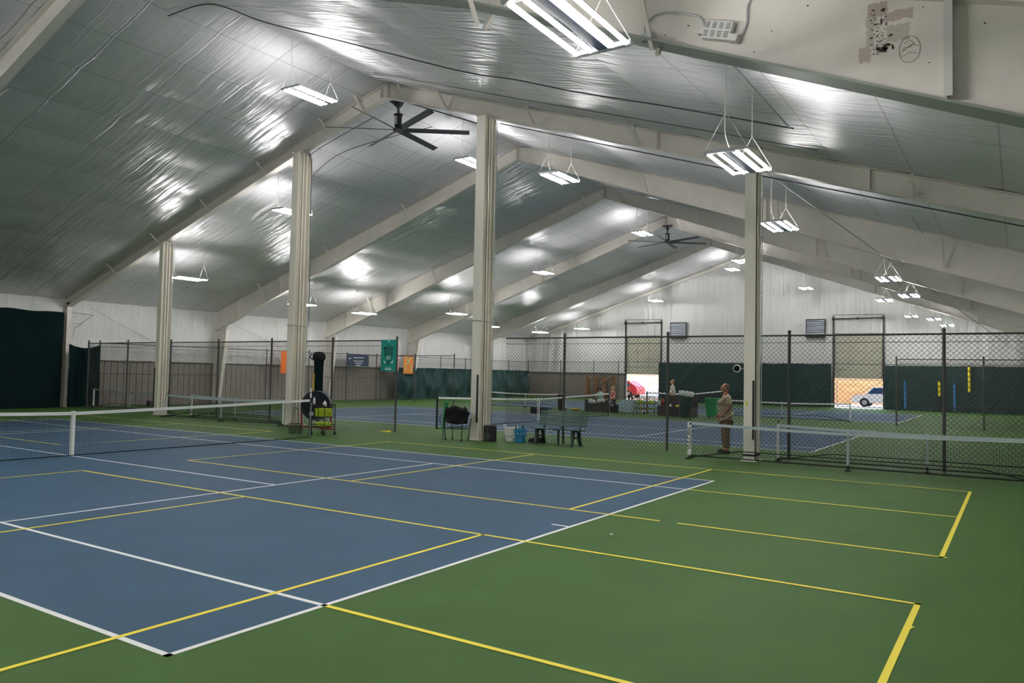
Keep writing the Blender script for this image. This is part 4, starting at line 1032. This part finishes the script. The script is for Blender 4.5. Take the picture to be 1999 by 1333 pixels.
m.sheet(lambda a, b: (-.37+.02*sin(a*30), -.43+.86*a, .66*(1-b)+.04*b), 30, 5); m.sheet(lambda a, b: (-.36+.7*a, -.43-.015*sin(a*30), .66*(1-b)+.04*b), 20, 5); m.sheet(lambda a, b: (-.36+.7*a, .43+.015*sin(a*30), .66*(1-b)+.04*b), 20, 5); m.build('table_cloth', 'table_cloth', t)
for sx, sy in ((-.3,-.38),(.3,-.38),(.3,.38),(-.3,.38)):
    m = MB(); m.tube((sx,sy,0),(sx,sy,.64),.015,8); m.build('leg', 'dark_grey', t)
for k, dy in enumerate((.1,-.08)):
    tag(MB().lathe([(.0,0),(.05,0),(.05,.2),(.02,.27),(.02,.32),(0,.32)], (33.8,.2+dy,.67), 12).build('drink_bottle', 'black', smooth=True), ['dark bottle on the cloth-covered table, left of the pair','dark bottle on the cloth-covered table, right of the pair'][k], 'bottle', 'bottles on the table')
def small_bin(lab, x, y, r0, h):
    t = thing('waste_bin', lab, 'trash can', (x,y,0)); m = MB(); m.lathe([(.0,.01),(r0*.75,.01),(r0,h),(r0*1.06,h),(r0*1.06,h+.03),(r0*.9,h+.03),(r0*.7,.05),(0,.05)], (0,0,0), 18); m.build('bin_body', 'black', t); return t
small_bin('dark bin behind the green bench near the far court net', 33.2, 3.95, .23, .8)
small_bin('small black bin in front of the cloth-covered table', 32.95, .62, .14, .4)
open_box('low black box behind the left end of the bench back', 28.9, 29.4, 2.55, 3.25, .3, 'black')
open_box('black crate with white papers between the two tables', 33.2, 33.6, .78, 1.10, .34, 'black')
m = MB()
for k in range(4): m.box(33.21+.01*k, 33.5, .83, 1.06-.02*k, .345+k*.012, .354+k*.012)
tag(m.build('paper_stack', 'white_cloth'), 'white papers on top of the black crate', 'papers')
tag(MB().tube((33.5,4.7,.06),(33.5,5.5,.06),.06,10).build('floor_roll', 'foam_blue'), 'blue and white roll lying on the floor left of the dark bin', 'roll')
m = MB(); m.ball((33.4,3.2,.07), .12, n=10, k=6, sc=(1,2.4,.6)); tag(m.build('towel', 'brass', smooth=True), 'tan towel heap lying on the floor right of the dark bin', 'towel')
t = thing('folding_chair', 'dark folding chair holding a red bag by the open left door', 'chair', (33.85,-1.55,0))
m = MB(); m.box(-.2,.2,-.2,.2,.43,.46); m.build('seat', 'dark_grey', t)
m = MB(); m.box(.19,.22,-.2,.2,.55,.9); m.build('backrest', 'dark_grey', t)
for sx, sy in ((-.2,-.2),(.2,-.2),(.2,.2),(-.2,.2)):
    m = MB(); m.tube((sx*1.1,sy,0),(sx*.9,sy,.44 if sx < 0 else .9),.012,6); m.build('leg', 'galv', t)
m = MB(); m.ball((33.82,-1.55,.62), .16, n=12, k=8, sc=(.8,.7,1)); tag(m.build('backpack', 'red', smooth=True), 'red backpack on the dark folding chair', 'bag')
t = thing('walker_frame', 'thin arched metal rack frame standing before the open left door', 'rack', (32.9,-.75,0))
m = MB()
for y in (.2,-.2): m.path(curve_pts([(0,y+.15,0),(0,y+.15,.85),(0,y+.08,1.02),(0,y-.08,1.02),(0,y-.14,.85),(0,y-.14,.0)],4),.013,6)
m.build('arches', 'wood', t)
# wooden gate leaning at the end wall
t = thing('wooden_gate', 'brown wooden gate with a diagonal board leaning on the end wall', 'gate', (53.8,12.0,0))
m = MB()
for y in (-1.2,-.4,.4,1.2): m.box(0,.04,y-.12,y+.12,.05,1.9)
m.box(-.03,.0,-1.3,1.3,.3,.45); m.box(-.03,.0,-1.3,1.3,1.5,1.65); m.build('boards', 'wood', t)
m = MB(); m.bar((-.05,1.1,.35),(-.05,-1.1,1.8),.04,.12,(1,0,0)); m.build('diagonal_board', 'wood', t)
m = MB(); m.lathe([(.0,0),(.16,0),(.14,.03),(.03,.3),(.0,.3)], (33.4,-6.3,0), 14); tag(m.build('marker_cone', 'orange', smooth=True), 'small orange cone on the green floor right of the rightmost column', 'cone')
t = thing('light_stand', 'thin white pole standing behind the head of the man', 'pole', (45.5,-2.35,0))
m = MB(); m.tube((0,0,0),(0,0,1.65),.02,6); m.build('pole', 'tape_white', t); m = MB(); m.lathe([(.15,0),(.15,.03),(.0,.05)],(0,0,0),14); m.build('base', 'black', t)

# ------------------------------------------------------------------ people
def skin(name, J, E, R, m_, parent, sub=2, root=0):
    me = bpy.data.meshes.new(name); me.from_pydata(J, E, []); me.update()
    o = bpy.data.objects.new(name, me); COL.objects.link(o); o.parent = parent
    o.modifiers.new('skin', 'SKIN'); me.skin_vertices or None
    sv = me.skin_vertices[0].data if me.skin_vertices else None
    if sv is None:
        bpy.context.view_layer.update(); sv = me.skin_vertices[0].data
    for i, r_ in enumerate(R):
        sv[i].radius = (r_, r_) if not isinstance(r_, tuple) else r_
        sv[i].use_root = (i == root)
    s_ = o.modifiers.new('sub', 'SUBSURF'); s_.levels = sub; s_.render_levels = sub
    me.materials.append(MATS[m_]); 
    dg = bpy.context.evaluated_depsgraph_get(); dg.update()
    nm = bpy.data.meshes.new_from_object(o.evaluated_get(dg)); nm.materials.clear(); nm.materials.append(MATS[m_])
    for p in nm.polygons: p.use_smooth = True; p.material_index = 0
    o.modifiers.clear(); o.data = nm; nm.name = name
    return o
def head_mesh(o_, c, s, m_, parent, fwd=(0,1)):
    # head with brow, nose, chin and ears; looks along +Y
    m = MB(); n, k = 24, 18; vs = []; fs = []
    for j in range(k+1):
        t_ = PI*j/k
        for i in range(n):
            a = 2*PI*i/n; x = sin(t_)*cos(a); y = sin(t_)*sin(a); z = cos(t_)
            rx, ry, rz = .074, .095, .118
            if z < -.2: rx *= 1+.28*(z+.2); ry *= 1+.12*(z+.2)
            px, py, pz = x*rx, y*ry, z*rz
            if y > .6 and abs(x) < .35 and -.45 < z < .12: py += .026*(1-abs(x)/.35)*(1-abs(z+.2)/.35 if abs(z+.2) < .35 else 0)   # nose
            if y > .75 and .1 < z < .3: py += .006                                            # brow
            if y > .7 and .12 < abs(x) < .5 and -.05 < z < .12: py -= .008                     # eye sockets
            if y > .6 and z < -.75: py += .012                                                 # chin
            vs.append((c[0]+px*s, c[1]+py*s, c[2]+pz*s))
    for j in range(k):
        for i in range(n): fs.append((j*n+i,(j+1)*n+i,(j+1)*n+(i+1)%n,j*n+(i+1)%n))
    m.add(vs, fs)
    for sx in (-1,1): m.ball((c[0]+sx*.076*s, c[1]-.005*s, c[2]-.01*s), .03*s, n=8, k=6, sc=(.35,.7,1.05))
    return m
def join_into(o, mb, m_, parent):
    # merge extra geometry into the body mesh so that it stays one object
    me = o.data; vs = [tuple(v.co) for v in me.vertices]; fs = [tuple(p.vertices) for p in me.polygons]; n0 = len(vs)
    vs += [tuple(v) for v in mb.v]; fs += [tuple(i+n0 for i in f) for f in mb.f]
    nm = bpy.data.meshes.new(me.name); nm.from_pydata(vs, [], fs); nm.materials.append(MATS[m_])
    nm.polygons.foreach_set('use_smooth', [True]*len(fs)); nm.update(); o.data = nm
def hand(mb, w, d, side, s=1.0):   # palm and five unequal fingers, slightly curled; d points down the hand
    w = Vector(w); d = Vector(d).normalized(); a = Vector((0,1,0))*side; b = d.cross(a).normalized()
    mb.ball(w+d*.045*s, .04*s, n=10, k=8, sc=(.55,1.0,1.1))
    for i, L in enumerate((.062,.072,.068,.052)):
        o = w+d*.075*s+Vector((0,1,0))*(.027-.018*i)*s; k1 = o+d*L*.5*s; k2 = k1+(d*.8+b*.5).normalized()*L*.5*s
        mb.tube(o, k1, .0085*s, 6, r2=.008*s); mb.tube(k1, k2, .008*s, 6, r2=.006*s); mb.ball(k2, .006*s, n=6, k=4)
    o = w+d*.02*s+Vector((0,1,0))*.03*s; k1 = o+(d*.7+Vector((0,1,0))*.6).normalized()*.035*s; k2 = k1+d*.028*s
    mb.tube(o, k1, .011*s, 6, r2=.010*s); mb.tube(k1, k2, .010*s, 6, r2=.007*s)

# standing man in profile, looking to the left of the picture (+Y)
man = thing('person', 'standing man in a tan t-shirt and brown trousers, facing left, hands at his belt', 'person', (16.3,-10.36,0), math.radians(24))
J = [(0,0,.90),(0,.03,1.08),(0,.0,1.30),(0,-.02,1.43),(0,0,1.50),(0,.01,1.58),
     (.10,0,.86),(.12,.02,.48),(.12,-.01,.09),(.13,.12,.035),(-.10,-.02,.86),(-.12,.01,.48),(-.13,-.03,.09),(-.14,.11,.035),
     (.17,-.03,1.40),(.235,-.04,1.16),(.16,.10,.99),(-.17,-.03,1.40),(-.235,-.05,1.16),(-.17,.08,.98)]
E = [(0,1),(1,2),(2,3),(3,4),(4,5),(0,6),(6,7),(7,8),(8,9),(0,10),(10,11),(11,12),(12,13),(3,14),(14,15),(15,16),(3,17),(17,18),(18,19)]
R = [.14,.15,.14,.10,.055,.055,.09,.062,.042,.035,.09,.062,.042,.035,.06,.046,.032,.06,.046,.032]
body = skin('body', J, E, R, 'skin', man)
hm = head_mesh(None, (0,.02,1.635), 1.02, 'skin', man); hand(hm, (.155,.11,.98), (-.3,.75,-.5), 1); hand(hm, (-.165,.09,.97), (.3,.75,-.5), 1)
join_into(body, hm, 'skin', man)
J = [(0,-.01,.93),(0,.06,1.06),(0,.03,1.24),(0,-.03,1.40),(0,-.01,1.46),(.19,-.04,1.39),(.245,-.05,1.20),(-.19,-.04,1.39),(-.245,-.06,1.20)]
E = [(0,1),(1,2),(2,3),(3,4),(3,5),(5,6),(3,7),(7,8)]
skin('t_shirt', J, E, [(.165,.15),(.17,.20),(.175,.16),(.13,.10),.07,.078,.082,.078,.082], 'shirt', man, root=1)
J = [(0,-.02,.92),(.095,-.01,.80),(.12,.02,.47),(.12,-.01,.12),(-.095,-.03,.80),(-.12,.0,.47),(-.13,-.03,.12)]
E = [(0,1),(1,2),(2,3),(0,4),(4,5),(5,6)]
skin('trousers', J, E, [(.18,.15),.115,.088,.078,.115,.088,.078], 'trousers', man)
for sx, y in ((.125,.05),(-.135,.04)):
    m = MB(); m.ball((sx,y,.05), .06, n=12, k=8, sc=(.8,2.3,.85)); m.box(sx-.05, sx+.05, y-.13, y+.13, 0, .02); m.build('shoe', 'shoe', man, smooth=True)
m = MB()
for j in range(6):
    pass
m.ball((0,-.005,1.665), .1, n=16, k=10, sc=(.80,.96,.98)); hr = m.build('hair', 'hair_grey', man, smooth=True); hr['label'] = 'very short thinning hair'
# trim hair so that only the back of the crown is covered
me = hr.data
vs = [Vector(v.co) for v in me.vertices]
for v, c in zip(me.vertices, vs):
    if c.y > .03 or c.z < 1.60: v.co = Vector((0,0,1.64))+(c-Vector((0,0,1.64)))*.72
m = MB(); m.bbox(-.165,.165,-.15,.17,.925,.955,.05); m.build('belt', 'black', man)

def small_person(lab, loc, rz, H, top, bottom, hair, sit=False):
    p = thing('person', lab, 'person', loc, rz); s = H/1.7
    def S(L): return [tuple(v*s for v in q) for q in L]
    if sit:
        J = [(0,0,.52),(0,0,.72),(0,.02,.95),(0,.0,1.04),(0,.02,1.16),(.09,.05,.5),(.1,.42,.5),(.1,.42,.06),(.1,.52,.03),(-.09,.05,.5),(-.1,.42,.5),(-.1,.42,.06),(-.1,.52,.03),(.16,0,.99),(.2,.05,.76),(.1,.25,.66),(-.16,0,.99),(-.2,.05,.76),(-.1,.25,.66)]; hz = 1.24
    else:
        J = [(0,0,.90),(0,0,1.08),(0,0,1.32),(0,0,1.42),(0,0,1.54),(.09,0,.86),(.09,.02,.48),(.09,0,.08),(.09,.12,.03),(-.09,0,.86),(-.09,.02,.48),(-.09,0,.08),(-.09,.12,.03),(.16,0,1.38),(.2,0,1.12),(.17,.16,1.0),(-.16,0,1.38),(-.2,0,1.12),(-.17,.16,1.0)]; hz = 1.62
    E = [(0,1),(1,2),(2,3),(3,4),(0,5),(5,6),(6,7),(7,8),(0,9),(9,10),(10,11),(11,12),(3,13),(13,14),(14,15),(3,16),(16,17),(17,18)]
    R = [.12,.12,.12,.08,.045,.085,.055,.04,.03,.085,.055,.04,.03,.05,.04,.03,.05,.04,.03]
    b = skin('body', S(J), E, [r_*s for r_ in R], 'skin_pale', p, 1)
    hm = head_mesh(None, (0,.02*s,hz*s), s, 'skin_pale', p); hand(hm, Vector(J[15])*s, (0,.8,-.5), 1, s); hand(hm, Vector(J[18])*s, (0,.8,-.5), 1, s); join_into(b, hm, 'skin_pale', p)
    z = .0 if not sit else -.38
    skin('top', S([(0,0,.95+z),(0,0,1.12+z),(0,0,1.32+z),(0,0,1.42+z),(.17,0,1.37+z),(.2,0,1.2+z),(-.17,0,1.37+z),(-.2,0,1.2+z)]), [(0,1),(1,2),(2,3),(3,4),(4,5),(3,6),(6,7)], [r_*s for r_ in (.15,.15,.15,.09,.07,.065,.07,.065)], top, p, 1)
    if sit: skin('trousers', S([(0,0,.54),(.09,.05,.52),(.1,.42,.5),(.1,.42,.12),(-.09,.05,.52),(-.1,.42,.5),(-.1,.42,.12)]), [(0,1),(1,2),(2,3),(0,4),(4,5),(5,6)], [r_*s for r_ in (.14,.11,.08,.065,.11,.08,.065)], bottom, p, 1)
    else: skin('trousers', S([(0,0,.93),(.09,0,.82),(.09,.02,.47),(.09,0,.1),(-.09,0,.82),(-.09,.02,.47),(-.09,0,.1)]), [(0,1),(1,2),(2,3),(0,4),(4,5),(5,6)], [r_*s for r_ in (.14,.11,.075,.06,.11,.075,.06)], bottom, p, 1)
    m = MB(); m.ball((0,-.012*s,(hz+.03)*s), .1*s, n=14, k=9, sc=(.86,.98,1.02)); m.build('hair', hair, p, smooth=True)
    return p
small_person('person with blond hair in a white t-shirt standing by the wicker chest', (34.7,-1.72,0), math.radians(20), 1.72, 'white_cloth', 'black', 'hair_blond')
small_person('person in a pink checked shirt sitting behind the end of the middle net', (34.6,1.6,0), math.radians(60), 1.68, 'pink_cloth', 'dark_grey', 'hair_blond', True)
small_person('person with dark hair in a mint top sitting left of the one in pink', (34.9,2.5,0), math.radians(-60), 1.55, 'mint', 'dark_grey', 'hair_dark', True)
for lab, y in (('low dark stool under the person in pink', 1.6), ('low dark stool under the person in mint', 2.5)):
    x = 34.6 if y < 2 else 34.9; t = thing('stool', lab, 'stool', (x,y,0), group='stools'); m = MB(); m.lathe([(.0,.36),(.17,.36),(.17,.41),(.0,.41)],(0,0,0),14); m.build('seat','dark_grey',t)
    for a in range(4):
        m = MB(); m.tube((.12*cos(a*PI/2+.7),.12*sin(a*PI/2+.7),0),(.1*cos(a*PI/2+.7),.1*sin(a*PI/2+.7),.36),.012,6); m.build('leg','galv',t)

# ------------------------------------------------------------------ outside the doors
g = MB(); g.box(XE+.25, 110, -50, 60, -.2, -.03); struct(g.build('trim_3', 'concrete_out'))
s_ = MB()
s_.sheet(lambda a, b: (66+22*b, -40+42*a, -.05+4.4*b**.7+.5*hN(a*12,b*3)), 40, 8); tag(s_.build('soil_bank', 'soil'), 'orange earth bank outside behind the doors', 'bank')
def car(lab, loc, rz, m_, L=4.5, W=1.8):
    t = thing('car', lab, 'car', loc, rz, 'cars outside the doors'); m = MB()
    m.prism([(-L/2,.3),(L/2,.3),(L/2,.75),(L/2-.9,.92),(L/2-1.4,1.45),(-L/2+.9,1.5),(-L/2+.1,1.0),(-L/2,.7)], 'y', -W/2, W/2); m.build('car_body', m_, t)
    m = MB(); m.prism([(L/2-1.05,.95),(L/2-1.45,1.38),(-L/2+1.0,1.42),(-L/2+.5,1.0)], 'y', -W/2-.01, W/2+.01); m.build('window', 'glass_dark', t)
    for x in (-L/2+.8, L/2-.85):
        for s in (-1,1):
            m = MB(); m.lathe([(.32,-.1),(.32,.1)], (x,s*(W/2-.08),.32), 18, axis='y'); m.lathe([(.18,-.11),(.18,.11)], (x,s*(W/2-.08),.32), 12, 1, axis='y'); m.build('wheel', ['tyre','galv'], t)
    return t
car('white parked car seen through the right open door', (59.0,-8.6,0), PI/2, 'car_white')
car('red parked car seen at the left edge of the left open door', (60.5,13.6,0), PI/2, 'car_red')
# chain-link gates standing in the open doors
for lab, y0, y1 in (('chain-link gate with a diagonal pipe outside the right open door', -8.9, -5.95), ('chain-link gate with a diagonal pipe outside the left open door', 6.95, 9.8)):
    t = thing('mesh_gate', lab, 'gate', (XE+.6,(y0+y1)/2,0)); m = MB()
    m.path([(XE+.6,y0,.08),(XE+.6,y1,.08),(XE+.6,y1,1.95),(XE+.6,y0,1.95),(XE+.6,y0,.08)], .025, 8); m.tube((XE+.6,y1,.08),(XE+.6,y0,1.95),.018,6); m.build('gate_frame', 'orange2' if y0 > 0 else 'galv', t, world=True)

# ------------------------------------------------------------------ world, sun, camera
w = bpy.data.worlds.new('world'); bpy.context.scene.world = w; w.use_nodes = True
nt = w.node_tree; bg = nt.nodes['Background']
sky = nt.nodes.new('ShaderNodeTexSky'); sky.sky_type = 'NISHITA'; sky.sun_elevation = math.radians(48); sky.sun_rotation = math.radians(60); sky.sun_disc = False
nt.links.new(sky.outputs[0], bg.inputs[0]); bg.inputs[1].default_value = .55
sl = bpy.data.lights.new('sun', 'SUN'); sl.energy = 5; sl.angle = .01; sl.color = (1,.95,.86)
so = bpy.data.objects.new('sun', sl); COL.objects.link(so); so.rotation_euler = (math.radians(30), math.radians(38), 0); so.location = (70,0,30)

cam = bpy.data.cameras.new('camera'); co = bpy.data.objects.new('camera', cam); COL.objects.link(co)
cx, cy, cz, yaw, pitch, roll, F = -3.086, -16.5529, 1.8964, .5797, .0416, .0199, 1509.86
f = Vector((cos(pitch)*cos(yaw), cos(pitch)*sin(yaw), sin(pitch))); r0 = Vector((sin(yaw), -cos(yaw), 0)); u0 = r0.cross(f)
rr_ = cos(roll)*r0+sin(roll)*u0; uu = -sin(roll)*r0+cos(roll)*u0
co.matrix_world = Matrix(((rr_.x,uu.x,-f.x,cx),(rr_.y,uu.y,-f.y,cy),(rr_.z,uu.z,-f.z,cz),(0,0,0,1)))
cam.sensor_width = 36; cam.sensor_fit = 'HORIZONTAL'; cam.lens = F/1999*36; cam.clip_start = .05; cam.clip_end = 400
sc = bpy.context.scene; sc.camera = co
sc.view_settings.view_transform = 'Standard'; sc.view_settings.look = 'None'; sc.view_settings.gamma = 1; sc.view_settings.exposure = 0
sc.view_settings.use_curve_mapping = False
